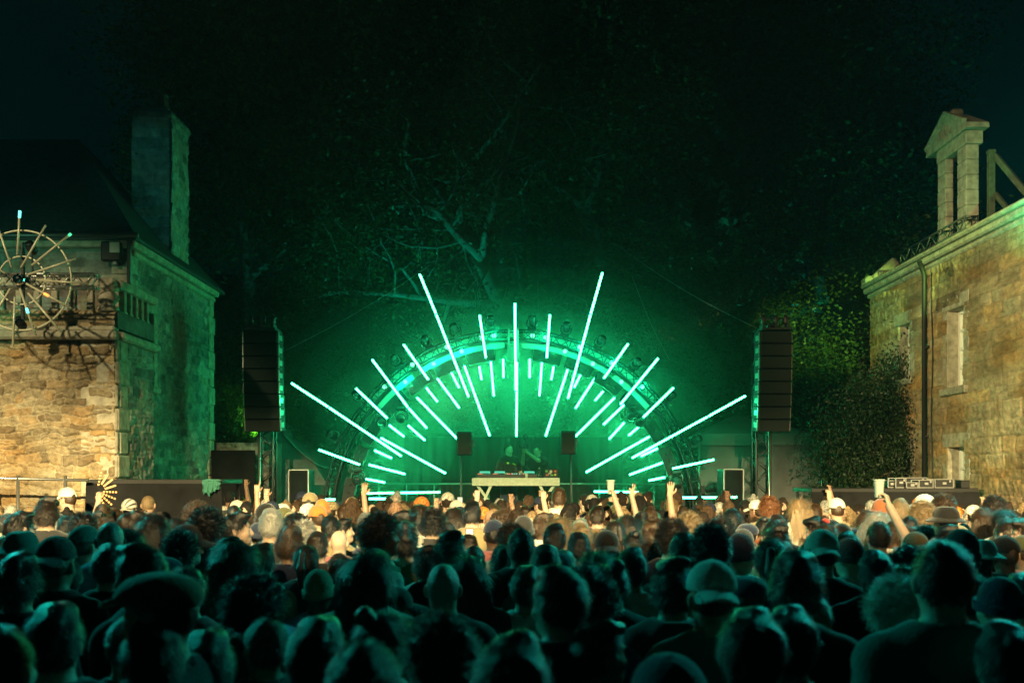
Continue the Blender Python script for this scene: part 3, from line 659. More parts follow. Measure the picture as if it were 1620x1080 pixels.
# LED tubes
TUBES = [  # x0,y0,x1,y1, depth, words
 (460.6, 605.5, 520, 644, 19.3, 'outermost tip of the longest low ray on the terrace side'), (520, 644, 635.6, 721.5, 19.5, 'inner length of the longest low ray on the terrace side'),
 (503.7, 710.8, 570, 735, 19.6, 'short outer tube just above the arch foot on the terrace side'), (562.4, 613.6, 613.3, 662, 19.6, 'outer tube crossing the arch between two long rays, terrace side'),
 (588.3, 568, 646, 645, 19.4, 'upper length of the second long ray on the terrace side'), (646, 645, 675.8, 677.5, 19.5, 'lower end of the second long ray on the terrace side'),
 (638, 544, 678, 601, 19.6, 'outer tube crossing the truss at ten to eleven'), (674, 612.6, 692.7, 636, 20.2, 'stubby tube just inside the arch at ten to eleven'),
 (659, 628, 723.5, 694, 19.9, 'long inner tube ending at the speaker by the terrace side'), (615, 671.6, 640, 691, 20.2, 'stubby tube inside the arch at ten oclock, terrace side'),
 (645, 672, 673, 697, 20.2, 'stubby tube below the second long ray, terrace side'), (602, 692, 705.6, 748.8, 19.9, 'long low inner tube pointing at the DJ table, terrace side'),
 (592, 711.8, 620.4, 724.8, 20.2, 'stubby low tube under the longest ray, terrace side'), (583, 734.5, 641.5, 749.7, 20.1, 'medium low inner tube on the terrace side'),
 (578, 757, 609.7, 763, 20.2, 'lowest stubby tube inside the arch, terrace side'), (580, 780, 696.6, 778, 20.3, 'long horizontal tube lying low inside the arch, terrace side'),
 (476, 789.6, 531, 789.6, 18.2, 'horizontal stage edge tube outside the arch foot, terrace side'), (583, 788.6, 614, 788.6, 18.2, 'short horizontal stage edge tube inside the arch foot, terrace side'),
 (663.6, 433, 690, 497, 19.4, 'top length of the tallest ray on the terrace side'), (690, 497, 741.4, 627.8, 19.5, 'lower length of the tallest ray on the terrace side'),
 (734.4, 577.8, 775, 690, 19.9, 'long inner tube leaning towards the DJ from the terrace side'), (712.8, 586.7, 726.7, 613.9, 20.2, 'stubby tube beside the tallest ray on the terrace side'),
 (691.4, 597.8, 727, 645.8, 20.1, 'medium inner tube at eleven oclock'), (758.6, 497.8, 768.9, 566.7, 19.6, 'outer tube crossing the truss just before twelve oclock'),
 (758, 578.6, 762, 601.4, 20.2, 'stubby tube under the truss just before twelve oclock'), (776, 567.5, 781.4, 627, 20.1, 'medium upright inner tube just before the centre'),
 (796, 567, 796.7, 598, 20.2, 'short upright tube just before the centre tube'), (814.7, 479, 816, 618, 19.5, 'upper length of the central vertical ray'),
 (817.8, 572, 817, 690.8, 19.9, 'lower length of the central vertical ray'), (838, 567, 838, 598, 20.2, 'short upright tube just past the centre tube'),
 (857.8, 567.5, 853.3, 627, 20.1, 'medium upright inner tube just past the centre'), (870, 497, 865, 566.7, 19.6, 'outer tube crossing the truss just past twelve oclock'),
 (876, 578.6, 872, 601.4, 20.2, 'stubby tube under the truss just past twelve oclock'), (953.3, 430.6, 934.4, 497, 19.4, 'top length of the tallest ray on the tent side'),
 (934.4, 497, 898.3, 631, 19.5, 'lower length of the tallest ray on the tent side'), (900, 578.6, 863, 690.3, 19.9, 'long inner tube leaning towards the DJ from the tent side'),
 (921.4, 586.7, 908, 613.3, 20.2, 'stubby tube beside the tallest ray on the tent side'), (941.4, 597.8, 910, 646.4, 20.1, 'medium inner tube at one oclock'),
 (994.2, 543, 954.7, 599, 19.6, 'outer tube crossing the truss at ten past one'), (954.7, 618, 940.8, 634, 20.2, 'stubby tube just inside the arch at ten past one'),
 (972.8, 628.3, 909.4, 691, 19.9, 'long inner tube ending at the speaker on the tent side'), (1041.7, 566, 981, 640, 19.4, 'upper length of the second long ray on the tent side'),
 (987.6, 640, 954, 672, 19.5, 'lower end of the second long ray on the tent side'), (1066, 612.6, 1016.9, 660.6, 19.6, 'outer tube crossing the arch between two long rays, tent side'),
 (988, 667.6, 963, 695, 20.2, 'stubby tube below the second long ray, tent side'), (1017, 669.6, 993.7, 689, 20.2, 'stubby tube inside the arch at two oclock, tent side'),
 (1028, 690, 926.5, 747, 19.9, 'long low inner tube pointing at the white cup, tent side'), (1179.8, 625.6, 1120, 658.6, 19.3, 'outermost tip of the longest low ray on the tent side'),
 (1120, 658.6, 999, 724.6, 19.5, 'inner length of the longest low ray on the tent side'), (1041, 708.7, 1013, 721.7, 20.2, 'stubby low tube under the longest ray, tent side'),
 (1050, 730.7, 995, 751, 20.1, 'medium low inner tube on the tent side'), (1130, 726.6, 1063, 741, 19.6, 'outer tube above the arch foot on the tent side'),
 (1052.7, 754.3, 1025.4, 760, 20.2, 'lowest stubby tube inside the arch, tent side'), (939, 777, 1011, 778, 20.3, 'horizontal tube lying low inside the arch, tent side'),
 (1064, 787, 1166, 786, 18.2, 'horizontal stage edge tube outside the arch foot, tent side')]
for (x0, y0, x1, y1, Y, txt) in TUBES:
    a, b2 = P(x0, y0, Y), P(x1, y1, Y + .02); d = (b2 - a).normalized(); c = (a + b2) / 2; L = (b2 - a).length
    t = empty('light_tube', c); t.rotation_euler = d.to_track_quat('Z', 'Y').to_euler()
    tag(t, 'glowing green light tube, ' + txt, 'light tube', 'green light tubes fanned over the stage')
    q = t.rotation_euler.to_matrix(); back = q.inverted() @ Vector((0, 1, 0))
    mb = MB(); mb.tube([(0, 0, -L / 2 + .01), (0, 0, L / 2 - .01)], .0175, 10); mb.build('diffuser', M['tube'], t, True)
    mb = MB(); mb.tube([back * .032 + Vector((0, 0, -L / 2)), back * .032 + Vector((0, 0, L / 2))], .012, 6); mb.build('rail', M['dsteel'], t)
    mb = MB()
    for s in (-1, 1): mb.tube([(0, 0, s * (L / 2 - .01)), (0, 0, s * (L / 2 + .008))], .025, 10)
    mb.build('end_caps', M['dsteel'], t)

# backdrop curtain, side masking, stage rail
def curtain(name, x0, x1, z0, z1, y, m, seed, amp=.05, per=.22, sag=0):
    rs = np.random.RandomState(seed); nx = int((x1 - x0) / .03); nz = 14
    xs = np.linspace(x0, x1, nx); zs = np.linspace(0, 1, nz); X, Z = np.meshgrid(xs, zs, indexing='ij')
    ph = rs.rand() * 6; Yd = y + amp * np.sin(X * 2 * np.pi / per + ph + .9 * np.sin(X * 3.1)) * (.5 + .5 * (1 - Z)) + .02 * np.sin(Z * 9 + X * 2)
    top = z1 - sag * np.sin(np.clip((X - x0) / (x1 - x0), 0, 1) * np.pi)
    Zz = z0 + (top - z0) * Z; V = np.stack([X, Yd, Zz], -1).reshape(-1, 3)
    V2 = V.copy(); V2[:, 1] += .012; i, j = np.meshgrid(np.arange(nx - 1), np.arange(nz - 1), indexing='ij'); a = (i * nz + j).ravel(); Q = np.stack([a, a + nz, a + nz + 1, a + 1], 1)
    return link(name, raw_mesh(name, np.concatenate([V, V2]), np.concatenate([Q, Q[:, ::-1] + len(V)]), m))
z_top = P(0, 691, 21.3).z
o = curtain('backdrop_curtain', P(640, 0, 21.3).x, P(985, 0, 21.3).x, 1.0, z_top, 21.3, M['drape'], 1); tag(o, 'black drape hung low behind the DJ table', 'curtain')
mb = MB(); rl = 1.62 + .38
za = P(0, 765, 21.1).z
mb.tube([(-3.4, 21.1, za), (3.6, 21.1, za)], .02, 6)
for k in range(13): mb.tube([(-3.4 + k * .583, 21.1, 1.02), (-3.4 + k * .583, 21.1, za)], .016, 6)
mb.tube([(-3.4, 21.1, 1.45), (3.6, 21.1, 1.45)], .014, 6)
o = mb.build('guard_rail', M['steel'], None, True); tag(o, 'thin metal guard rail across the back of the stage', 'railing')

# DJ table
TY = 19.3
tb = empty('dj_table', (P(816, 0, TY).x, TY, 1.02)); tag(tb, 'pale trestle table carrying the DJ decks, on slanted legs', 'table')
zt = P(0, 756, TY).z - 1.02; zb_ = P(0, 766, TY).z - 1.02; hw = 68.5 * TY / F
mb = MB(); mb.box((0, .42, zt - .02), (hw * 2, .84, .035), bev=.005); mb.build('tabletop', M['wood'], tb)
mb = MB(); mb.box((0, -.02, (zt + zb_) / 2 - .01), (hw * 2 + .02, .03, zt - zb_ + .03), bev=.006)
for q in (-.02, .02): mb.box((0, -.04, (zt + zb_) / 2 + q), (hw * 2 + .02, .012, .012))
mb.build('fascia', M['wood'], tb)
for (xa, xb, yy) in ((-.76, -.10, .10), (-.47, -.90, .03), (.46, .92, .03), (.76, .12, .10)):
    mb = MB(); mb.tube([(xa, yy, zb_), (xb, yy + .02, 0)], .035, 4); mb.build('leg', M['wood'], tb)
zw = 1.02 + zt
def deck(px, w, lab, kind):
    r = empty(kind, (P(px, 0, TY).x, TY + .34, zw)); tag(r, lab, 'dj deck')
    mb = MB(); mb.box((0, 0, .04), (w, .36, .075), bev=.008); mb.build('body', M['black'], r)
    if kind == 'media_player':
        mb = MB(); mb.lathe([(.10, 0), (.10, .014), (.07, .02)], 20, (0, -.02, .078)); mb.build('jog_wheel', M['dsteel'], r, True)
        mb = MB(); mb.box((0, .13, .105), (w * .7, .02, .06), rot=Matrix.Rotation(R(25), 3, 'X')); mb.build('display', M['screen_green'], r)
    else:
        mb = MB()
        for i in range(5):
            for j in range(3): mb.lathe([(.010, 0), (.009, .02)], 8, (-w / 2 + .05 + i * (w - .1) / 4, -.08 + j * .08, .078))
        mb.build('knobs', M['steel'], r)
        mb = MB()
        for i in range(4): mb.box((-w / 2 + .06 + i * (w - .12) / 3, -.14, .085), (.015, .03, .012))
        mb.build('faders', M['led_cyan'], r)
    mb = MB()
    for i in range(3): mb.box((-w / 2 + .03 + i * .035, -.17, .084), (.02, .012, .012))
    mb.build('buttons', M['led_red'], r); return r
deck(766, .30, 'black deck with a round platter at the terrace end of the table', 'media_player')
deck(790, .30, 'black deck with a round platter beside the DJ', 'media_player')
deck(814, .32, 'mixer covered in knobs and lit faders in front of the DJ', 'dj_mixer')
deck(838, .30, 'black deck with a round platter next to the bottle', 'media_player')
bo = empty('bottle', P(853, 756, TY + .1) ); tag(bo, 'small bottle standing on the table beside the laptop', 'bottle')
mb = MB(); mb.lathe([(.03, 0), (.032, .01), (.032, .10), (.012, .14), (.011, .18)], 12); mb.build('glass', M['glass'], bo, True)
mb = MB(); mb.lathe([(.013, .18), (.013, .20), (.008, .205)], 10); mb.build('cap', M['steel'], bo, True)
cu = empty('paper_cup', P(833, 756, TY + .05)); tag(cu, 'little pale cup on the table among the decks', 'cup')
mb = MB(); mb.lathe([(.024, 0), (.031, .085), (.033, .09), (.029, .085)], 14); mb.build('wall', M['cup'], cu, True)
mb = MB(); mb.lathe([(.0325, .086), (.034, .089), (.032, .093)], 14); mb.build('rim', M['cup'], cu, True)
lp = empty('laptop', (P(873, 0, TY).x, TY + .2, zw)); tag(lp, 'open black laptop with coloured stickers on its lid', 'laptop')
mb = MB(); mb.box((0, .14, .01), (.26, .22, .018), bev=.004); mb.build('keyboard', M['dsteel'], lp)
lid = MB(); lid.box((0, 0, .085), (.27, .012, .17), bev=.003); ld = lid.build('lid', M['black'], lp); ld.rotation_euler = (R(12), 0, 0); ld.location = (0, .03, .01)
for (x, z, w, h, m) in ((-.095, .13, .05, .04, 'sticker_green'), (-.01, .125, .055, .05, 'sticker_pale'), (.075, .13, .05, .04, 'sticker_red'), (-.08, .055, .06, .03, 'sticker_red'), (.01, .05, .06, .025, 'sticker_green'), (.075, .06, .04, .04, 'sticker_yellow'), (-.03, .085, .06, .02, 'sticker_pale')):
    mb = MB(); mb.lathe([(w / 2, 0), (w / 2, .002)], 18, (x, -.008, z), rot=Matrix.Rotation(R(90), 3, 'X') ) if abs(w - h) < .011 else mb.box((x, -.008, z), (w, .003, h), bev=.001)
    mb.build('sticker', M[m], ld)

def speaker_on_stand(px0, px1, py0, py1, ppx, lab):
    r = empty('speaker_on_stand', (P(ppx, 0, TY).x, TY, 1.02)); tag(r, lab, 'loudspeaker', 'booth speakers on poles')
    a = P(px0, py1, TY); c = P(px1, py0, TY); w = c.x - a.x; h = c.z - a.z; x = (a.x + c.x) / 2 - r.location.x; z = (a.z + c.z) / 2 - 1.02
    mb = MB(); mb.box((x, .14, z), (w, .28, h), bev=.02); mb.build('cabinet', M['cabinet'], r)
    mb = MB(); mb.box((x, -.008, z), (w - .04, .014, h - .05), bev=.005); mb.build('grille', M['cabinet'], r)
    mb = MB(); mb.box((x + w / 2 + .02, .14, z), (.03, .05, .14), bev=.008); mb.build('handle', M['dsteel'], r)
    mb = MB(); mb.tube([(0, .12, 0), (0, .12, z - h / 2)], .018, 8); mb.build('pole', M['dsteel'], r, True)
    for q in range(3): mb = MB(); an = q * 2.1 + .3; mb.tube([(0, .12, .5), (.4 * math.cos(an), .12 + .4 * math.sin(an), .0)], .012, 6); mb.build('leg', M['dsteel'], r)
speaker_on_stand(722, 747, 682, 720, 729, 'black booth speaker on a pole at the terrace end of the DJ table')
speaker_on_stand(887, 911, 681, 719, 904, 'black booth speaker on a pole behind the laptop end of the DJ table')
def stage_box(px0, px1, py0, lab):
    a = P(px0, 0, 18.6); c = P(px1, py0, 18.6); r = empty('bass_speaker', ((a.x + c.x) / 2, 18.6, 1.02)); tag(r, lab, 'loudspeaker', 'black bass bins beside the arch')
    w = c.x - a.x; h = c.z - 1.02
    mb = MB(); mb.box((0, .3, h / 2), (w, .6, h), bev=.015); mb.build('cabinet', M['cabinet'], r)
    mb = MB(); mb.box((0, -.01, h / 2), (w - .06, .015, h - .06), bev=.004); mb.build('grille', M['drape'], r)
    mb = MB()
    for s in (-1, 1): mb.box((s * w / 2, -.005, h / 2), (.02, .03, h), bev=.004)
    mb.box((0, -.005, h), (w, .03, .02), bev=.004); mb.build('metal_edge', M['steel'], r)
stage_box(457, 488, 743, 'tall black bass bin with metal edges below the speaker tower near the terrace')
stage_box(1145, 1176, 742, 'tall black bass bin with metal edges in front of the black tent')

# line array towers
def array_tower(pxa, pxb, sgn, mast_px, lab):
    Y = 18.0; xc = P((pxa + pxb) / 2, 0, Y).x; top = P(0, 523, Y).z
    r = empty('speaker_tower', (xc, Y, 0)); tag(r, lab, 'speaker tower', 'flown speaker columns either side of the stage')
    w = (pxb - pxa) * Y / F; hs = 20.0 * Y / F; z = top; yy = 0; ang = 0
    for k in range(8):
        ang = [0, 0, 1, 1, 2, 3, 5, 7][k]; rot = Matrix.Rotation(R(ang), 3, 'X')
        c = Vector((sgn * .0006 * k * k, yy, z - hs / 2))
        yaw = Matrix.Rotation(R(-sgn * 2), 3, 'Z'); rt = yaw @ rot
        mb = MB(); mb.box((0, .19, 0), (w, .38, hs - .008), bev=.012); bx = mb.build('speaker_box', M['cabinet'], r); bx.location = c; bx.rotation_euler = rt.to_euler()
        mb = MB(); mb.box((0, -.012, 0), (w - .03, .02, hs - .03), bev=.004); mb.build('grille', M['grille'], bx)
        for s in (-1, 1):
            mb = MB(); mb.box((s * (w / 2 + .004), .03, 0), (.02, .05, hs - .03), bev=.003); mb.box((s * (w / 2 + .006), .14, 0), (.012, .22, hs * .4), bev=.003)
            mb.build('rigging_plate', M['steel'], bx)
        z -= hs; yy += math.sin(R(ang)) * hs * .6
    mb = MB(); mb.box((0, .15, top + .03), (w * .92, .5, .04), bev=.008)
    for s in (-.22, 0, .22): mb.box((s, .1, top + .09), (.05, .25, .08), bev=.01)
    mb.build('flying_frame', M['dsteel'], r)
    mb = MB()
    for s in (-.2, .02, .2):
        mb.lathe([(.035, 0), (.05, .03), (.05, .13), (.03, .16)], 10, (s, .1, top + .13)); mb.tube([(s, .1, top + .28), (s, .1, top + .36)], .012, 5)
    mb.tube([(-.28, .1, top + .22), (.28, .1, top + .25)], .014, 6)
    mb.build('hoist', M['dsteel'], r, True)
    mx = P(mast_px, 0, Y + .5).x - xc
    mb = truss(MB(), (mx, .75, 0), (mx, .75, top + .1), .26, 22, .022, .012)
    mb.tube([(mx, .75, top + .12), (mx, 0.1, top + .12)], .03, 6)
    mb.build('mast', M['dsteel'], r, True)
    mb = MB(); mb.tube([(mx + sgn * -.07, .45, 0), (mx + sgn * -.07, .45, top - 1.75)], .022, 8); mb.build('cable_conduit', M['steel'], r, True)
    mb = MB(); mb.box((mx, .75, .06), (1.2, 1.2, .12), bev=.01); mb.build('base', M['dsteel'], r)
array_tower(384, 440, 1, 418, 'tall black hanging speaker column near the terrace, on a lattice mast')
array_tower(1202, 1253, -1, 1210, 'tall black hanging speaker column near the manor, above the tent')

# black tents flanking the stage
def sheet(mb, pts, y0, y1):      # extruded outline (x, z)
    n = len(pts); V = [(x, y0, z) for x, z in pts] + [(x, y1, z) for x, z in pts]
    return mb.add(V, [tuple(range(n)), tuple(range(2 * n - 1, n - 1, -1))] + [(i, i + n, (i + 1) % n + n, (i + 1) % n) for i in range(n)])
tn = empty('black_tent', (P(1200, 0, 20.5).x, 20.5, 0)); tag(tn, 'black square-sided tent with a pale pole, behind the speaker tower by the manor', 'tent')
xa, xb = P(1107, 0, 20.5).x - tn.location.x, P(1297, 0, 20.5).x - tn.location.x; zz = P(0, 686, 20.5).z; zp = P(0, 665, 21.5).z
o = curtain('tent_wall', xa, xb, .02, zz, 0, M['tent'], 5, .035, .8); o.parent = tn
mb = MB(); mb.add([(xa, 0, zz), (xb, 0, zz), (xb, 2.6, zz), (xa, 2.6, zz), ((xa + xb) / 2 - .2, 1.3, zp + .15)], [(0, 1, 4), (1, 2, 4), (2, 3, 4), (3, 0, 4), (3, 2, 1, 0)]); mb.build('tent_roof', M['tent'], tn)
mb = MB(); mb.box(((xa + xb) / 2, -.05, zz - .12), (xb - xa + .02, .02, .24), bev=.005); mb.build('pelmet', M['tent'], tn)
mb = MB(); mb.tube([(xb + .02, -.06, 0), (xb + .02, -.06, zz + .03)], .022, 8); mb.box((xb + .0, -.07, zz - .75), (.08, .05, .3), bev=.02); mb.tube([(xa - .02, -.06, 0), (xa - .02, -.06, zz + .03)], .02, 8); mb.build('tent_pole', M['steel'], tn, True)
td = empty('black_side_tent', (P(460, 0, 20.8).x, 20.8, 0)); tag(td, 'black tent whose roof curves down to the arch foot on the terrace side', 'tent')
out = [(400, 700), (425, 672), (440, 668), (452, 690), (466, 706), (484, 722), (503, 736), (522, 741), (522, 950), (400, 950)]
pts = [((x - 810) * 20.8 / F - td.location.x, max(.02, HC + (750 - y) * 20.8 / F)) for x, y in out]
mb = MB(); sheet(mb, pts[::-1], 0, 2.5); mb.build('tent_wall', M['tent'], td)
mb = MB(); prev = None; mb.tube([(x, -.03, z) for x, z in pts[:8]], .02, 6); mb.build('roof_seam', M['tent'], td, True)
mb = MB(); mb.tube([(pts[7][0], -.05, 0), (pts[7][0], -.05, pts[7][1])], .02, 8); mb.build('tent_pole', M['steel'], td, True)
# white valance ends near the arch feet
# black masking between garden wall and side tent
o = curtain('masking_drape', P(300, 0, 19.4).x, P(404, 0, 19.4).x, .02, P(0, 712, 19.4).z, 19.4, M['drape'], 9, .04, .5); tag(o, 'black masking drape between the stone house and the speaker tower', 'curtain')

# barriers and risers beside the crowd
def riser(px0, px1, py, Y, lab, name='black_riser'):
    a = P(px0, 0, Y).x; c = P(px1, 0, Y).x; z = P(0, py, Y).z
    r = empty(name, ((a + c) / 2, Y, 0)); tag(r, lab, 'riser')
    mb = MB(); mb.box((0, .5, z - .03), (c - a, 1.0, .06), bev=.005); mb.build('deck', M['black'], r)
    d = curtain('skirt', (a - c) / 2, (c - a) / 2, .02, z - .06, -.02, M['drape'], int(px0), .012, .35); d.parent = r
    mb = MB()
    for sx in (-1, 1):
        for yy in (.06, .94): mb.tube([(sx * ((c - a) / 2 - .05), yy, 0), (sx * ((c - a) / 2 - .05), yy, z - .06)], .025, 6)
    mb.build('legs', M['dsteel'], r); return z
zr = riser(1284, 1548, 772, 15.0, 'long black draped riser under the flight cases, before the manor wall')
riser(136, 352, 758, 13.2, 'black draped riser below the green-lit side of the stone house')
def flight_case(px0, px1, py, Y, lab, open_=False):
    a = P(px0, 0, Y).x; c = P(px1, 0, Y).x; h = max(.08, P(0, py, Y).z - zr); w = c - a
    r = empty('flight_case', ((a + c) / 2, Y, zr)); tag(r, lab, 'flight case', 'flight cases on the black riser')
    mb = MB(); mb.box((0, .15, h / 2), (w - .015, .3, h - .01), bev=.006); mb.build('shell', M['black'], r)
    mb = MB()
    for sx in (-1, 1):
        for yy in (-.0, .30): mb.box((sx * w / 2, yy, h / 2), (.015, .018, h), bev=.003)
    for z in (.008, h): 
        for yy in (-.0, .30): mb.box((0, yy, z), (w, .016, .014), bev=.003)
    mb.build('metal_edge', M['steel'], r)
    mb = MB(); mb.box((0, -.018, h * .55), (.06, .014, .04), bev=.004); mb.box((w * .3, -.018, h * .8), (.03, .012, .04), bev=.004); mb.build('latch', M['steel'], r)
flight_case(1405, 1417, 760, 15.3, 'smallest metal-edged case at the shrub end of the riser')
flight_case(1417, 1433, 756, 15.2, 'tall narrow metal-edged case, second from the shrub')
flight_case(1434, 1452, 763, 15.1, 'low metal-edged case in front of a longer one')
flight_case(1433, 1466, 755.5, 15.6, 'long metal-edged case standing behind the low one')
flight_case(1454, 1476, 759, 15.1, 'squarish metal-edged case in the middle of the row')
flight_case(1479, 1508, 758, 15.15, 'widest metal-edged case with a pale latch, near the manor window')
bx = empty('black_box', (P(1528, 0, 15.2).x, 15.2, zr)); tag(bx, 'plain black box at the manor end of the riser', 'box')
mb = MB(); mb.box((0, .12, .055), (.13, .22, .11), bev=.008); mb.build('shell', M['black'], bx)
mb = MB(); mb.box((0, .12, .117), (.14, .23, .014), bev=.004); mb.build('lid', M['dsteel'], bx)
# crowd railing by the terrace
rz = P(0, 752, 13.0).z
rl = empty('crowd_railing', (-6.6, 13.0, 0)); tag(rl, 'galvanised metal railing in front of the amber terrace wall', 'railing')
x1_ = P(140, 0, 13.0).x + 6.6
mb = MB(); mb.tube([(-2.5, 0, rz + .02), (x1_, 0, rz - .06)], .02, 7); mb.tube([(-2.5, 0, 1.3), (x1_, 0, 1.3)], .018, 7); mb.build('rail', M['steel'], rl, True)
for k in range(5): mb = MB(); x = x1_ - .3 - k * .62; mb.tube([(x, 0, 0), (x, 0, rz)], .022, 7); mb.build('post', M['steel'], rl, True)
# towel draped over the riser
tw = empty('draped_jacket', P(335, 763, 13.1)); tag(tw, 'crumpled green-lit jacket thrown over the end of the black riser', 'jacket')
xs = np.linspace(-.115, .115, 24); ts = np.linspace(0, 1, 10); V = []
for x in xs:
    for t in ts:
        L_ = .16 + .03 * math.sin(x * 33 + 1) + (.035 if x < -.02 else -.03) + .012 * math.sin(x * 140); V.append((x * (1 - .12 * t) + .006 * math.sin(t * 11 + x * 20), -.03 - .026 * math.sin(x * 95 + 1.5 * t) * (.3 + t), .025 - t * L_ + .01 * math.sin(x * 60)))
V2 = [(x, y + .05, z) for x, y, z in V]; a = (np.arange(23)[:, None] * 10 + np.arange(9)[None]).ravel(); Q = np.stack([a, a + 10, a + 11, a + 1], 1)
jm = mat('jacket_cloth', (.05, .20, .15), .85); link('cloth', raw_mesh('cloth', np.array(V + V2), np.concatenate([Q, Q[:, ::-1] + len(V)]), jm), tw)
mb = MB(); mb.tube([(-.115, 0, .025), (-.05, -.005, .035), (.02, 0, .03), (.115, .0, .03)], [.014, .018, .016, .013], 8); mb.build('collar', jm, tw, True)

# spoked light wheel in front of the terrace
wy = 13.0; wc = P(33, 443, wy); wh = empty('spoked_light_wheel', wc); tag(wh, 'big wheel of pale light rods around a mirror ball, mounted before the terrace', 'light sculpture')
kk = wy / F
def ring(r, t): 
    m2 = MB(); m2.tube([(r * math.cos(2 * math.pi * k / 64), .02, r * math.sin(2 * math.pi * k / 64)) for k in range(65)], t, 8, cap=False); return m2
ring(79 * kk, .013).build('outer_ring', M['brass'], wh, True); ring(38 * kk, .011).build('inner_ring', M['brass'], wh, True)
mb = MB(); mb.ball((0, -.05, 0), 9.5 * kk, 16, 10); mb.build('mirror_ball', M['mirror'], wh)
mb = MB(); mb.box((0, .06, 0), (.3, .05, .03)); mb.box((0, .06, 0), (.03, .05, 1.0)); mb.box((0, .1, 0), (.12, .1, .12), bev=.01); mb.build('hub', M['black'], wh)
SP = [(31, 405, 35, 335, 'c'), (22, 424, -2, 355, 'g'), (37, 425, 76, 358, 0), (54, 421, 115, 372, 'g'), (47, 436, 123, 411, 0), (61, 444, 143, 450, 0), (45, 450, 116, 489, 'o'), (48, 465, 100, 526, 0), (35, 458, 60, 532, 'C'), (27, 471, 24, 549, 0), (20, 458, -12, 510, 0), (10, 448, -50, 470, 0), (12, 434, -40, 400, 0)]
for (x0, y0, x1, y1, tp) in SP:
    a = P(x0, y0, wy) - wc; b2 = P(x1, y1, wy) - wc; a.y = -.06; b2.y = -.06
    mb = MB(); mb.tube([a, b2], .0145, 8); ro_ = mb.build('light_rod', M['brass'], wh, True)
    if tp:
        q0, q1 = {'c': (.84, .99), 'g': (.95, 1.01), 'o': (.40, .50), 'C': (.42, .52)}[tp]
        mb = MB(); mb.tube([a.lerp(b2, q0), a.lerp(b2, q1)], .018, 8); mb.build('lit_tip', M[{'c': 'tip_cyan', 'C': 'tip_cyan', 'g': 'tip_green', 'o': 'tip_orange'}[tp]], ro_, True)
mb = truss(MB(), (P(-60, 0, 13.2).x, 13.25, P(0, 444, 13.2).z), (P(150, 0, 13.2).x, 13.25, P(0, 444, 13.2).z), .17, 12, .016, .009)
o = mb.build('lighting_truss', M['steel'], None, True); tag(o, 'pale lattice truss carrying the spoked wheel across the balustrade', 'truss')
for (px, py, s, lab) in ((50, 393, 1, 'small black lamp clamped above the spoked wheel hub'), (33, 512, -1, 'small black lamp hanging under the spoked wheel hub')):
    r = empty('clamp_lamp', P(px, py, 13.35)); tag(r, lab, 'stage light')
    mb = MB(); mb.lathe([(.04, -.09), (.06, -.06), (.065, .09)], 14, rot=Matrix.Rotation(R(60), 3, 'X')); mb.build('housing', M['black'], r, True)
    mb = MB(); mb.lathe([(.058, .091), (.02, .10)], 14, rot=Matrix.Rotation(R(60), 3, 'X')); mb.build('lens', M['glass'], r, True)
    mb = MB(); mb.tube([(0, 0, -s * .02), (0, .04, -s * .36)], .014, 6); mb.build('clamp', M['dsteel'], r)

for (a_, b_, lab) in (((708, 400), (440, 560), 'thin cable sloping from the spreading tree down to the terrace-side speaker tower'), ((803, 452), (768, 545), 'short faint wire rising from the arch just before its top'), ((851, 440), (852, 530), 'faint vertical wire rising from the arch just past its top'),
                      ((975, 387), (1200, 520), 'thin cable sloping from above the tallest tent ray down to the manor-side tower'), ((1000, 437), (1060, 570), 'short faint wire behind the second long ray on the tent side'), ((758, 437), (650, 545), 'faint wire crossing behind the tallest terrace ray')):
    A_, B_ = P(*a_, 22.5), P(*b_, 21.5); pts = [A_.lerp(B_, t) - Vector((0, 0, .12 * math.sin(math.pi * t))) for t in np.linspace(0, 1, 9)]
    mb = MB(); mb.tube(pts, .007, 5); tag(mb.build('guy_wire', M['steel'], None, True), lab, 'cable')
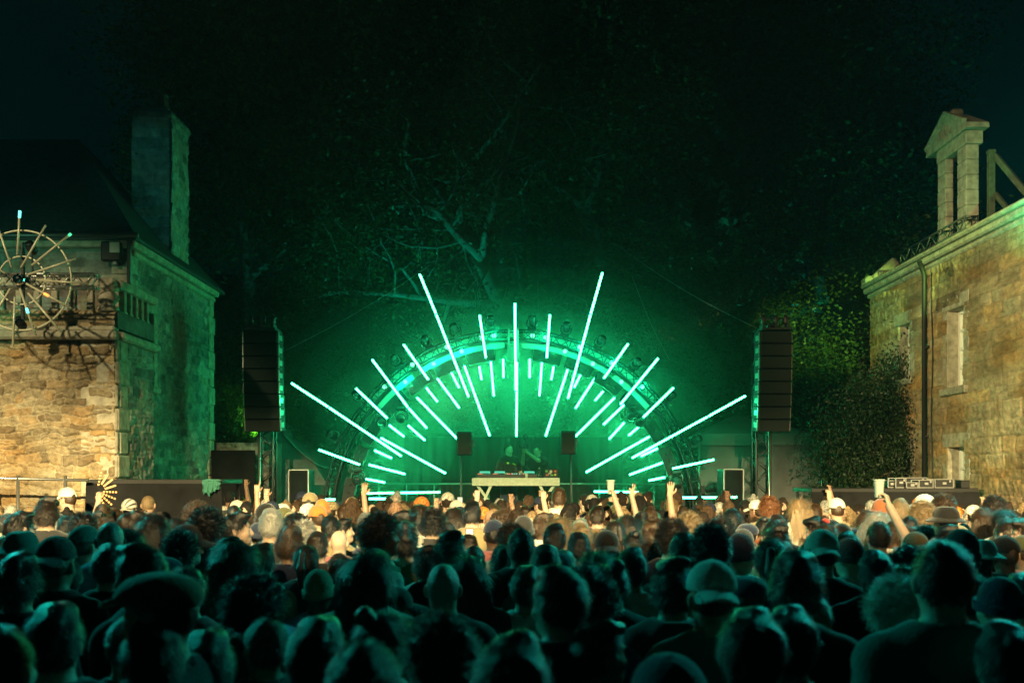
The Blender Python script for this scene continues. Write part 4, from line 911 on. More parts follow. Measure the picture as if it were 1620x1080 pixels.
# ------------------------------------------------------------------ people (signed-distance bodies meshed by surface nets)
class Field:
    def __init__(s, lo, hi, h):
        s.lo = np.array(lo, float); s.h = h; s.n = np.ceil((np.array(hi) - s.lo) / h).astype(int) + 1
        s.F = np.full(s.n, .25, np.float32)
    def _win(s, lo, hi, pad):
        a = np.clip(np.floor((np.array(lo) - pad - s.lo) / s.h).astype(int), 0, s.n - 1); b2 = np.clip(np.ceil((np.array(hi) + pad - s.lo) / s.h).astype(int) + 1, 1, s.n)
        sl = tuple(slice(x, y) for x, y in zip(a, b2)); ax = [s.lo[i] + s.h * np.arange(a[i], b2[i]) for i in range(3)]
        return sl, np.meshgrid(*ax, indexing='ij')
    def _mix(s, sl, D, k, sub=False):
        A = s.F[sl]
        if sub:
            D = -D; hh = np.maximum(k - np.abs(A - D), 0) / max(k, 1e-6); s.F[sl] = np.maximum(A, D) + hh * hh * k * .25
        else:
            hh = np.maximum(k - np.abs(A - D), 0) / max(k, 1e-6); s.F[sl] = np.minimum(A, D) - hh * hh * k * .25
    def cone(s, p, q, r0, r1, k=.03, sub=False, sy=1.0):
        p = np.array(p, float); q = np.array(q, float); R_ = max(r0, r1)
        sl, (X, Y, Z) = s._win(np.minimum(p, q) - R_, np.maximum(p, q) + R_, .05 + k)
        d = q - p; L2 = d @ d + 1e-9; t = np.clip(((X - p[0]) * d[0] + (Y - p[1]) * d[1] + (Z - p[2]) * d[2]) / L2, 0, 1)
        D = np.sqrt((X - p[0] - t * d[0]) ** 2 + ((Y - p[1] - t * d[1]) / sy) ** 2 + (Z - p[2] - t * d[2]) ** 2) - (r0 + (r1 - r0) * t); s._mix(sl, D, k, sub); return s
    def ell(s, c, r, k=.03, sub=False):
        c = np.array(c, float); r = np.array(r, float); sl, (X, Y, Z) = s._win(c - r, c + r, .05 + k)
        a = np.sqrt(((X - c[0]) / r[0]) ** 2 + ((Y - c[1]) / r[1]) ** 2 + ((Z - c[2]) / r[2]) ** 2) + 1e-6
        b_ = np.sqrt(((X - c[0]) / r[0] ** 2) ** 2 + ((Y - c[1]) / r[1] ** 2) ** 2 + ((Z - c[2]) / r[2] ** 2) ** 2) + 1e-6
        s._mix(sl, a * (a - 1) / b_, k, sub); return s
    def grid(s): return np.meshgrid(*[s.lo[i] + s.h * np.arange(s.n[i]) for i in range(3)], indexing='ij')
    def mesh(s):
        Fv = s.F; ins = Fv < 0; c = np.zeros(np.array(Fv.shape) - 1, np.int8)
        offs = [(i, j, k) for i in (0, 1) for j in (0, 1) for k in (0, 1)]
        nx, ny, nz = c.shape
        for o in offs: c += ins[o[0]:o[0] + nx, o[1]:o[1] + ny, o[2]:o[2] + nz]
        act = (c > 0) & (c < 8); cells = np.argwhere(act); idx = np.full(c.shape, -1, np.int64); idx[act] = np.arange(len(cells))
        Pp = np.zeros((len(cells), 3)); cnt = np.zeros(len(cells)); ci, cj, ck = cells.T
        for o in offs:
            for ax in range(3):
                if o[ax]: continue
                e = list(o); e[ax] = 1
                fa = Fv[ci + o[0], cj + o[1], ck + o[2]]; fb = Fv[ci + e[0], cj + e[1], ck + e[2]]; m = (fa < 0) != (fb < 0)
                t = np.where(m, fa / np.where(m, fa - fb, 1), 0); pt = np.tile(np.array(o, float), (len(cells), 1)); pt[:, ax] += t
                Pp += pt * m[:, None]; cnt += m
        V = s.lo + s.h * (cells + Pp / cnt[:, None]); Q = []
        for ax in range(3):
            o1, o2 = [(1, 2), (2, 0), (0, 1)][ax]
            sl0 = [slice(None)] * 3; sl1 = [slice(None)] * 3; sl0[ax] = slice(0, -1); sl1[ax] = slice(1, None)
            a, b_ = ins[tuple(sl0)], ins[tuple(sl1)]
            for flip, m in ((False, a & ~b_), (True, ~a & b_)):
                g = np.argwhere(m); ok = (g[:, o1] > 0) & (g[:, o2] > 0) & (g[:, o1] < Fv.shape[o1] - 1) & (g[:, o2] < Fv.shape[o2] - 1); g = g[ok]
                def at(d1, d2):
                    h_ = g.copy(); h_[:, o1] -= d1; h_[:, o2] -= d2; return idx[h_[:, 0], h_[:, 1], h_[:, 2]]
                q = np.stack([at(1, 1), at(0, 1), at(0, 0), at(1, 0)], 1)
                Q.append(q[:, ::-1] if flip else q)
        Q = np.concatenate(Q); Q = Q[(Q >= 0).all(1)]; return V, Q

HCN = np.array([0, -.008, 1.652])      # centre of the skull
def rot_axis(v, ax, a):
    v = Vector(v); v.rotate(Matrix.Rotation(a, 3, Vector(ax))); return v
def hand(f, W, d, n, curls, thumb=.5, spread=.10):
    W = Vector(W); d = Vector(d).normalized(); n = Vector(n); n = (n - d * n.dot(d)).normalized(); s = d.cross(n)
    for o in (-.026, -.009, .009, .026): f.cone(W + s * o * .6, W + d * .085 + s * o, .014, .0115, .014)
    for i, (o, L) in enumerate(((-.028, .070), (-.009, .078), (.010, .073), (.028, .056))):
        c = curls[i] * R(80); p = W + d * .088 + s * o; dd = (d + s * (o / .028) * spread).normalized(); r0 = .0098
        for j, fr in enumerate((.44, .32, .24)):
            dd = rot_axis(dd, s, -c if j else -c * .8) if False else (dd * math.cos(c * (.8 if j == 0 else 1)) + n * math.sin(c * (.8 if j == 0 else 1)))
            nn = (n - dd * n.dot(dd)); nn = nn.normalized() if nn.length > 1e-3 else -d
            q = p + dd * L * fr; f.cone(p, q, r0, r0 * .9, .004); p = q; r0 *= .9; n2 = nn
            n = nn
        n = Vector(s.cross(d)) * (1 if s.cross(d).dot(nn0 := Vector(n)) > -2 else 1); n = s.cross(d) if True else n
    n = s.cross(d)
    p = W + d * .025 - s * .028; q = p + (d * .62 - s * .70 + n * thumb * .5).normalized() * .042; f.cone(p, q, .0135, .0115, .01)
    q2 = q + (d * .9 - s * .25 + n * thumb).normalized() * .034; f.cone(q, q2, .011, .009, .004)

def head_shape(f):
    f.ell(HCN, (.073, .094, .096), .02); f.ell((0, .035, 1.59), (.056, .062, .074), .035); f.ell((0, .075, 1.545), (.028, .024, .02), .03)
    f.cone((-.035, .075, 1.667), (.035, .075, 1.667), .014, .014, .02)                     # brow
    for s in (-1, 1):
        f.ell((s * .031, .090, 1.640), (.018, .014, .012), .012, sub=True); f.ell((s * .031, .079, 1.640), (.0125, .0125, .0105), .003)
        f.ell((s * .040, .065, 1.605), (.022, .02, .018), .02)
        f.ell((s * .077, -.006, 1.627), (.009, .019, .031), .008); f.ell((s * .083, -.016, 1.635), (.006, .012, .024), .006)
    f.cone((0, .088, 1.648), (0, .108, 1.608), .008, .012, .012); f.ell((0, .103, 1.603), (.017, .012, .009), .008)
    f.ell((0, .090, 1.573), (.024, .011, .006), .006); f.ell((0, .087, 1.562), (.021, .011, .007), .006)
    f.cone((0, -.02, 1.43), (0, -.008, 1.57), .060, .055, .03)
REST_R = [(.185, -.005, 1.395), (.235, -.03, 1.10), (.235, .07, .87)]
def mir(p): return (-p[0], p[1], p[2])
def body(pose, h=.0085, seed=0, top='tee'):
    aR = pose.get('R', REST_R); aL = pose.get('L', [mir(p) for p in REST_R])
    allp = np.array(aR + aL + [(0, 0, 0), (0, 0, 1.78)]); lo = np.minimum(allp.min(0) - .16, (-.34, -.2, -.02)); hi = np.maximum(allp.max(0) + (.16, .16, .05), (.34, .26, 1.78))
    hi[2] = max(hi[2], allp[:, 2].max() + .24)
    def torso(f, e):
        f.cone((-.05, -.015, 1.44), (.05, -.015, 1.44), .055 + e, .055 + e, .05)
        for s in (-1, 1):
            f.cone((s * .02, -.015, 1.49), (s * .15, -.01, 1.425), .042 + e, .050 + e, .05)
        f.ell((0, 0, 1.29), (.165 + e, .105 + e, .20 + e), .06); f.ell((0, 0, 1.10), (.145 + e, .10 + e, .18), .06); f.ell((0, -.01, .93), (.16 + e, .112 + e, .13), .06)
        f.cone((-.15, -.01, 1.36), (.15, -.01, 1.36), .07 + e, .07 + e, .06)
    def arm(f, a, e, r=(.052, .040, .030), frac=1.0, k=.03):
        a = [np.array(p) for p in a]
        if frac >= 1:
            f.cone(a[0], a[1], r[0] + e, r[1] + e, k); f.cone(a[1], a[2], r[1] + e, r[2] + e, .02)
        else: f.cone(a[0], a[0] + (a[1] - a[0]) * frac, r[0] + e, r[1] + e * 1.9, k)
    f = Field(lo, hi, h); torso(f, 0); head_shape(f)
    for a in (aR, aL): arm(f, a, 0)
    for s in (-1, 1):
        f.cone((s * .09, -.01, .90), (s * .105, .015, .50), .085, .058, .05); f.cone((s * .105, .015, .50), (s * .11, -.02, .09), .056, .040, .03)
        f.cone((s * .105, -.01, .46), (s * .11, -.03, .30), .05, .052, .03); f.cone((s * .11, -.035, .045), (s * .125, .15, .032), .042, .032, .03)
    for s, a, key in ((1, aR, 'hR'), (-1, aL, 'hL')):
        e, w = Vector(a[1]), Vector(a[2]); dflt = ((w - e).normalized(), (-s, .1, 0), (.35, .4, .45, .5), .4)
        d, n, c, th = pose.get(key, dflt); 
        if d is None: d = (w - e).normalized()
        hand(f, w, d, n, c, th, .02 if key not in pose else .16)
    V, Q = f.mesh(); skin = raw_mesh('person', V, Q, M['skin'])
    # garment
    g = Field(lo, hi, h * 1.1); e = .014 if top != 'hoodie' else .026
    torso(g, e); fr = {'tee': .62, 'long': 1.0, 'hoodie': 1.0, 'tank': 0}[top]
    for s in (-1, 1):
        if fr >= 1: arm(g, aR if s > 0 else aL, .013 if top == 'long' else .022)
        elif fr > 0: arm(g, aR if s > 0 else aL, .015, frac=fr)
        if fr < 1 and fr > 0: pass
    if top == 'hoodie': g.ell((0, -.085, 1.47), (.10, .055, .075), .04)
    X, Y, Z = g.grid(); rs = np.random.RandomState(seed + 11); w = np.zeros_like(X)
    for q in range(6):
        kx, ky, kz = rs.randn(3) * (10, 10, 16); w += np.sin(X * kx + Y * ky + Z * kz + 1.5 * np.sin(X * kz * .6 + Z * kx * .7) + rs.rand() * 6)
    g.F = (g.F + .0028 * w).astype(np.float32)
    g.F = np.maximum(g.F, (.86 + .01 * np.sin(X * 30) - Z)).astype(np.float32)           # hem
    if top == 'tank':
        for s in (-1, 1): g.ell((s * .225, 0, 1.40), (.085, .14, .12), .01, sub=True)
        for s in (-1, 1): pass
    g.cone((0, -.02, 1.44), (0, .02, 1.62), .068, .075, .008, sub=True); g.F[Z > 1.53] = .2
    if top in ('long', 'hoodie'):
        pass
    else:
        if max(aR[2][2], aL[2][2]) > 1.5: pass
    g.F = np.where((Z > 1.53) & (np.abs(X) < .12), .2, g.F).astype(np.float32)
    V, Q = g.mesh()
    Vg = V
    shirt = raw_mesh(top, Vg, Q, M['cloth'])
    g = Field((-.3, -.2, .0), (.3, .25, 1.02), .011)
    g.ell((0, -.01, .93), (.178, .128, .14), .05)
    for s in (-1, 1): g.cone((s * .09, -.01, .90), (s * .105, .01, .50), .10, .075, .05); g.cone((s * .105, .01, .50), (s * .11, -.02, .08), .075, .066, .03)
    X, Y, Z = g.grid(); g.F = np.maximum(g.F + .004 * np.sin(Z * 40 + X * 20) * np.sin(Y * 30 + Z * 13), Z - .95).astype(np.float32); V, Q = g.mesh(); tr = raw_mesh('trousers', V, Q, M['cloth'])
    return skin, shirt, tr

def hz_line(x, y):       # height of the hairline for a direction on the skull (y>0 is the face)
    t = np.clip((y + .3) / 1.2, 0, 1); side = np.exp(-((y - .12) / .22) ** 2)
    return 1.575 + .135 * t ** 1.1 + .012 * side
def skull_pts(n, rs, lift=.0):
    out = []; 
    u = rs.randn(n * 3, 3); u /= np.linalg.norm(u, axis=1)[:, None]
    p = HCN + u * (np.array([.072, .093, .096]) + lift); ok = p[:, 2] > hz_line(u[:, 0], u[:, 1]) + rs.rand(len(p)) * .006
    return p[ok][:n], u[ok][:n]
SH_H = .0075
def shell(e, amp, rs, zoff=0, freq=40, extra=None, neck=None):
    f = Field((-.2, -.22, 1.25 if neck else 1.48), (.2, .2, 1.93), SH_H); f.F[:] = .2
    f.ell(HCN, np.array([.073, .094, .097]) + e, .01)
    if neck: 
        for (p, q, r0, r1, k) in neck: f.cone(p, q, r0, r1, k)
    if extra:
        for (c, r, k) in extra: f.ell(c, r, k)
    X, Y, Z = f.grid(); w = 0
    for q in range(5): a, b_, c = rs.randn(3) * freq; w = w + np.sin(X * a + Y * b_ + Z * c + rs.rand() * 6)
    f.F = f.F + amp * w * .5; uy = (Y - HCN[1]) / .1
    cut = (hz_line(0, uy) + zoff - Z)
    if neck: cut = np.where(Y < .035, np.minimum(cut, -.2 + np.maximum(Y - .0, 0) * 6), cut)
    f.F = np.maximum(f.F, cut).astype(np.float32); return f.mesh()
def strands(P0, U, rs, L, w=.0022, lift=.45, fall=.5, curl=0., seg=3, grow=None, mess=.25):
    n = len(P0); crown = np.array([0, -.25, .97]); T = U - crown[None]; T -= U * (T * U).sum(1)[:, None]; T /= np.linalg.norm(T, axis=1)[:, None] + 1e-6
    L = L * (.6 + .8 * rs.rand(n)); N = rs.randn(n, 3) * mess; pts = [P0 + U * .002]; S = np.cross(T, U)
    ph = rs.rand(n) * 6.28
    for k in range(1, seg + 1):
        t = k / seg; D = T * (1 - .2 * lift) + U * lift * (1 - t * .7) + N; D[:, 2] -= fall * t; D /= np.linalg.norm(D, axis=1)[:, None]
        q = pts[-1] + D * (L / seg)[:, None]
        if curl: q = q + curl * (S * np.cos(ph + t * 7)[:, None] + U * (np.sin(ph + t * 7)[:, None] + .5)) * .35
        pts.append(q)
    W = np.cross(T + N, U); W /= np.linalg.norm(W, axis=1)[:, None] + 1e-6; V = []; 
    for k, q in enumerate(pts):
        ww = w * (1 - .75 * k / seg); V += [q - W * ww, q + W * ww]
    V = np.stack(V, 1).reshape(-1, 3); m = 2 * (seg + 1); b0 = np.arange(n)[:, None] * m; Q = np.concatenate([b0 + np.array([[2 * k, 2 * k + 1, 2 * k + 3, 2 * k + 2]]) for k in range(seg)])
    return V, Q
def join(parts):
    Vs, Qs, o = [], [], 0
    for V, Q in parts: Vs.append(V); Qs.append(Q + o); o += len(V)
    return np.concatenate(Vs), np.concatenate(Qs)
def hair_mesh(kind, seed):
    rs = np.random.RandomState(seed)
    if kind == 'buzz': return raw_mesh('hair', *shell(.0025, .0008, rs), M['hair'])
    if kind == 'crop': return raw_mesh('hair', *join([shell(.006, .003, rs), strands(*skull_pts(1900, rs, .006), rs, .016, .0017, .8, .1)]), M['hair'])
    if kind == 'short': return raw_mesh('hair', *join([shell(.008, .007, rs, .0, 34, [((0, .03, 1.735), (.06, .07, .035), .03)]), strands(*skull_pts(2600, rs, .008), rs, .028, .0016, .4, .25)]), M['hair'])
    if kind == 'messy': return raw_mesh('hair', *join([shell(.011, .012, rs, -.008, 30, [((.01, .03, 1.745), (.065, .07, .04), .03)]), strands(*skull_pts(2600, rs, .010), rs, .038, .0017, .6, .3, 0, 3, None, .5)]), M['hair'])
    if kind == 'curly': return raw_mesh('hair', *join([shell(.015, .013, rs, -.012, 60), strands(*skull_pts(2600, rs, .012), rs, .028, .0024, .7, .2, .022, 5, None, .5)]), M['hair'])
    if kind == 'afro': return raw_mesh('hair', *join([shell(.032, .015, rs, -.02, 60, [((0, -.01, 1.69), (.10, .115, .108), .02)]), strands(*skull_pts(3000, rs, .032), rs, .035, .0022, 1.4, .1, .03, 4, None, .8)]), M['hair'])
    if kind in ('long', 'wavy'):
        nk = [((-.05, -.05, 1.60), (-.075, -.075, 1.38), .055, .045, .03), ((.05, -.05, 1.60), (.075, -.075, 1.38), .055, .045, .03), ((0, -.07, 1.60), (0, -.10, 1.34), .06, .05, .03)]
        P0, U = skull_pts(1800, rs, .014); V1 = strands(P0, U, rs, .10, .0022, .2, .6, .01, 4)
        n = 900; xs = (rs.rand(n) - .5) * .22; z0 = 1.66 - rs.rand(n) * .25; top = np.stack([xs, -.075 - .05 * np.sqrt(np.clip(1 - (xs / .12) ** 2, 0, 1)) - .01, z0], 1); Un = np.stack([xs * 4, -np.ones(n), np.zeros(n)], 1); Un /= np.linalg.norm(Un, axis=1)[:, None]
        V2 = strands(top, Un, rs, .13, .0024, .12, 2.0, .03 if kind == 'wavy' else .006, 5)
        return raw_mesh('hair', *join([shell(.014, .008, rs, -.01, 30, None, nk), V1, V2]), M['hair'])
    if kind == 'bun': return raw_mesh('hair', *join([shell(.008, .004, rs, 0, 30, [((0, -.085, 1.745), (.038, .038, .036), .012)]), strands(*skull_pts(1700, rs, .008), rs, .04, .0017, .12, .0)]), M['hair'])
    if kind == 'ponytail':
        nk = [((0, -.10, 1.70), (0, -.135, 1.60), .024, .03, .02), ((0, -.135, 1.60), (0, -.12, 1.42), .03, .012, .02)]
        f = shell(.009, .004, rs, 0, 30); g = Field((-.08, -.22, 1.38), (.08, -.03, 1.76), .007); g.F[:] = .2
        for (p, q, r0, r1, k) in nk: g.cone(p, q, r0, r1, k)
        return raw_mesh('hair', *join([f, g.mesh(), strands(*skull_pts(1700, rs, .008), rs, .04, .0017, .15, .1)]), M['hair'])
def hat_mesh(kind, seed=0):
    rs = np.random.RandomState(seed)
    f = Field((-.2, -.24, 1.5), (.2, .28, 1.92), .007); f.F[:] = .2
    X, Y, Z = f.grid()
    if kind in ('cap', 'cap_backward'):
        s = 1 if kind == 'cap' else -1
        f.ell((0, -.006, 1.672), (.087, .107, .100), .01); f.ell((0, .02 * s, 1.70), (.079, .085, .076), .03)
        f.F = np.maximum(f.F, (1.672 - .25 * s * np.minimum(Y * 0, 0)) - Z)
        w = .0015 * np.abs(np.sin(np.arctan2(Y, X) * 3)) ** .3; f.F = f.F - w
        d = np.sqrt((X / .078) ** 2 + ((Y - s * .115) / .085) ** 2) - 1; zz = 1.688 - .045 * (np.abs(X) / .08) ** 2 - .35 * np.maximum(s * Y - .10, 0)
        brim = np.maximum(np.maximum(d * .07, np.abs(Z - zz) - .006), -(s * Y - .05)); f.F = np.minimum(f.F, brim).astype(np.float32)
        f.cone((0, -.006, 1.775), (0, -.006, 1.778), .009, .009, .004)
        if kind == 'cap_backward': f.ell((0, .115, 1.675), (.034, .04, .024), .004, sub=True)
        else: f.ell((0, -.118, 1.675), (.034, .04, .024), .004, sub=True)
    elif kind in ('beanie', 'pompom_beanie'):
        f.ell((0, -.012, 1.68), (.085, .106, .103), .01); f.F = f.F + .0018 * np.sin(np.arctan2(Y, X) * 40); f.F = np.maximum(f.F, 1.625 + .35 * np.maximum(Y, -.2) * .5 - Z)
        d = np.abs(np.sqrt((X / .088) ** 2 + (Y / .108) ** 2) - 1) * .09 - .012; d = np.maximum(d, np.abs(Z - 1.645 - .17 * Y) - .022); f.F = np.minimum(f.F, d + .002 * np.sin(np.arctan2(Y, X) * 50)).astype(np.float32)
        if kind == 'pompom_beanie': f.ell((0, -.02, 1.815), (.045, .045, .042), .005)
    elif kind == 'bucket_hat':
        f.ell((0, -.005, 1.675), (.092, .110, .098), .01); f.F = np.maximum(f.F, np.maximum(1.66 - Z, Z - 1.755 + .3 * (X ** 2 + Y ** 2)))
        r = np.sqrt((X / .9) ** 2 + Y ** 2); zz = 1.672 - .55 * (r - .10); br = np.maximum(np.abs(Z - zz) - .006, np.maximum(r - .158, .085 - r)); f.F = np.minimum(f.F, br).astype(np.float32)
    elif kind == 'flat_cap':
        f.ell((0, .005, 1.685), (.100, .125, .068), .01); f.F = np.maximum(f.F, 1.665 + .1 * Y - Z)
        d = np.sqrt((X / .082) ** 2 + ((Y - .10) / .075) ** 2) - 1; br = np.maximum(d * .07, np.abs(Z - 1.69 + .3 * np.maximum(Y - .08, 0)) - .007); f.F = np.minimum(f.F, br).astype(np.float32)
    V, Q = f.mesh(); return raw_mesh(kind, V, Q, M['hat'])

UPR = (0, 0, 1)
POSES = {
 'rest': {},
 'chest': {'R': [(.185, 0, 1.395), (.24, .02, 1.12), (.10, .24, 1.20)], 'hR': ((-.3, .5, .8), (-.8, -.3, 0), (.7, .7, .7, .75), .9), 'L': [(-.185, 0, 1.395), (-.24, .02, 1.12), (-.12, .22, 1.12)]},
 'point': {'R': [(.185, 0, 1.41), (.24, .10, 1.63), (.21, .13, 1.88)], 'hR': ((0, 0, 1), (-.2, 1, 0), (.0, .95, 1, 1), 1.0)},
 'cup': {'R': [(.185, 0, 1.41), (.27, .14, 1.60), (.17, .25, 1.84)], 'hR': ((-.15, .35, .9), (-.7, .5, -.1), (.62, .62, .62, .62), 1.0)},
 'phone': {'R': [(.185, 0, 1.40), (.24, .22, 1.42), (.075, .34, 1.62)], 'hR': ((-.25, .2, .95), (-.6, .3, .2), (.5, .5, .5, .5), .9), 'L': [(-.185, 0, 1.40), (-.24, .22, 1.42), (-.075, .34, 1.62)], 'hL': ((.25, .2, .95), (.6, .3, .2), (.5, .5, .5, .5), .9)},
 'fist': {'R': [(.185, 0, 1.41), (.27, .08, 1.60), (.22, .12, 1.84)], 'hR': ((0, .1, 1), (-.3, 1, 0), (1, 1, 1, 1), 1.2)},
 'open': {'R': [(.185, 0, 1.41), (.26, .08, 1.62), (.23, .10, 1.88)], 'hR': ((.1, .1, 1), (-.2, 1, -.1), (.1, .15, .12, .2), .2)},
 'peace': {'R': [(.185, 0, 1.41), (.26, .08, 1.62), (.20, .10, 1.87)], 'hR': ((0, 0, 1), (-.1, 1, -.1), (.0, .05, 1, 1), 1.0), 'L': [(-.185, 0, 1.41), (-.28, .08, 1.66), (-.12, .12, 1.82)], 'hL': ((.8, .2, .3), (0, .3, -1), (.2, .2, .3, .3), .4)},
 'dj': {'R': [(.185, 0, 1.395), (.25, .03, 1.12), (.17, .30, 1.12)], 'hR': ((-.1, 1, -.15), (0, -.1, -1), (.25, .25, .3, .3), .3), 'L': [(-.185, 0, 1.395), (-.26, .03, 1.12), (-.22, .29, 1.10)], 'hL': ((.1, 1, -.1), (0, -.1, -1), (.3, .3, .3, .3), .3)},
 'camera': {'R': [(.185, .02, 1.40), (.27, .20, 1.36), (.20, .33, 1.62)], 'hR': ((0, .2, 1), (-.8, .4, .2), (.6, .6, .7, .7), .9), 'L': [(-.185, .02, 1.40), (-.10, .30, 1.43), (.12, .36, 1.60)], 'hL': ((.5, .1, .9), (.3, .9, .1), (.6, .6, .6, .7), .9)},
}
BODY = {}
def get_body(pose, top):
    if (pose, top) not in BODY: BODY[(pose, top)] = body(POSES[pose], .0085 if pose in ('rest', 'chest') else .0075, len(BODY), top)
    return BODY[(pose, top)]
HAIR = {}
def get_hair(kind, v):
    if kind == 'bald': return None
    key = (kind, v)
    if key not in HAIR:
        HAIR[key] = hat_mesh(kind, v) if kind in ('cap', 'cap_backward', 'beanie', 'pompom_beanie', 'bucket_hat', 'flat_cap') else hair_mesh(kind, v * 13 + len(kind))
    return HAIR[key]
COLS = {'black': (.009, .008, .008), 'dark brown': (.020, .012, .008), 'brown': (.055, .030, .016), 'sandy': (.24, .16, .085), 'ginger': (.16, .06, .022), 'grey': (.30, .29, .27), 'white': (.72, .70, .62),
        'navy': (.02, .028, .06), 'charcoal': (.04, .04, .042), 'olive': (.09, .09, .035), 'pale': (.55, .53, .46), 'orange': (.65, .20, .04), 'rust': (.30, .09, .035), 'teal': (.03, .18, .16), 'khaki': (.28, .22, .12), 'red': (.5, .03, .02), 'pink': (.45, .16, .16), 'light blue': (.25, .35, .5), 'green': (.04, .25, .07)}
SKINS = [(.55, .36, .26), (.48, .30, .21), (.60, .42, .32), (.30, .17, .11), (.12, .065, .04)]
HATS = ('cap', 'cap_backward', 'beanie', 'pompom_beanie', 'bucket_hat', 'flat_cap')
NICE = {'cap': 'baseball cap', 'cap_backward': 'backward cap', 'beanie': 'beanie', 'pompom_beanie': 'bobble beanie', 'bucket_hat': 'bucket hat', 'flat_cap': 'flat cap'}
TOPN = {'tee': 't-shirt', 'long': 'sweater', 'hoodie': 'hoodie', 'tank': 'vest'}
used_labels = set(); people = []
def person(x, y, yaw, s, hair='short', hc='dark brown', top='tee', tc='black', pose='rest', skin=0, var=0, label=None, mirror=False, lean=0, z=0, cat='person', grp='people in the crowd'):
    sk, sh, tr = get_body(pose, top)
    o = link('person', sk); o.location = (x, y, z); o.rotation_euler = (R(lean), 0, yaw); o.scale = (-s if mirror else s, s, s); o.color = (*SKINS[skin], 1)
    c = link({'tee': 't_shirt', 'long': 'sweater', 'hoodie': 'hoodie', 'tank': 'vest'}[top], sh, o); c.color = (*COLS[tc], 1)
    c = link('trousers', tr, o); c.color = (*COLS[rng.choice(['black', 'navy', 'charcoal'])], 1)
    hm = get_hair(hair, var)
    if hm:
        c = link(hair if hair in HATS else 'hair', hm, o); c.color = (*COLS[hc], 1)
        if hair in HATS and hair not in ('beanie', 'pompom_beanie'):
            h2 = link('hair', get_hair('buzz', 0), o); h2.color = (*COLS[rng.choice(['black', 'dark brown', 'brown'])], 1)
    tag(o, label, cat, grp); people.append(o); return o

def zone(px):
    for lim, t in ((95, 'below the spoked wheel'), (185, 'by the terrace corner'), (300, 'below the stone house side'), (372, 'beside the draped jacket'), (450, 'below the terrace-side speaker tower'), (520, 'below the terrace-side bass bin'),
                   (600, 'below the terrace-side arch foot'), (690, 'below the low horizontal tube'), (750, 'below the terrace-side booth speaker'), (800, 'in front of the media decks'), (850, 'facing the DJ'), (900, 'below the laptop'),
                   (960, 'below the laptop-side booth speaker'), (1030, 'by the raised white cup'), (1110, 'below the tent-side arch foot'), (1185, 'below the tent-side bass bin'), (1260, 'below the manor-side speaker tower'), (1330, 'below the tent pole'), (1400, 'below the dark shrub'),
                   (1480, 'below the flight cases'), (1560, 'below the manor windows')):
        if px < lim: return t
    return 'by the amber manor wall'
def rank(d): return 'front row' if d > 15 else 'third row' if d > 13.2 else 'forward crowd' if d > 11.2 else 'middle crowd' if d > 8.8 else 'dim middle' if d > 6.8 else 'rear crowd' if d > 4.8 else 'nearest rows'
def label_for(x, y, hair, hc, top, tc, extra=''):
    px = 810 + x / y * F; hc = hc.replace('dark brown', 'dark'); tc = tc.replace('light ', '')
    if hair == 'bald': hd = 'bald person'
    elif hair in HATS: hd = 'person in %s %s' % (hc, NICE[hair])
    else: hd = 'person with %s %s hair' % ({'crop': 'cropped', 'buzz': 'shaved', 'short': 'short', 'messy': 'tousled', 'curly': 'curly', 'afro': 'bushy', 'long': 'long', 'wavy': 'wavy', 'bun': 'bunned', 'ponytail': 'ponytailed'}[hair], hc)
    r_ = '%s%s, %s %s, %s %s' % (hd, extra, tc, TOPN[top], rank(y), zone(px))
    if len(r_.split()) > 16: r_ = '%s%s, %s, %s' % (hd, extra, rank(y), zone(px))
    if len(r_.split()) > 16: r_ = '%s%s, %s' % (hd, extra, zone(px))
    return r_

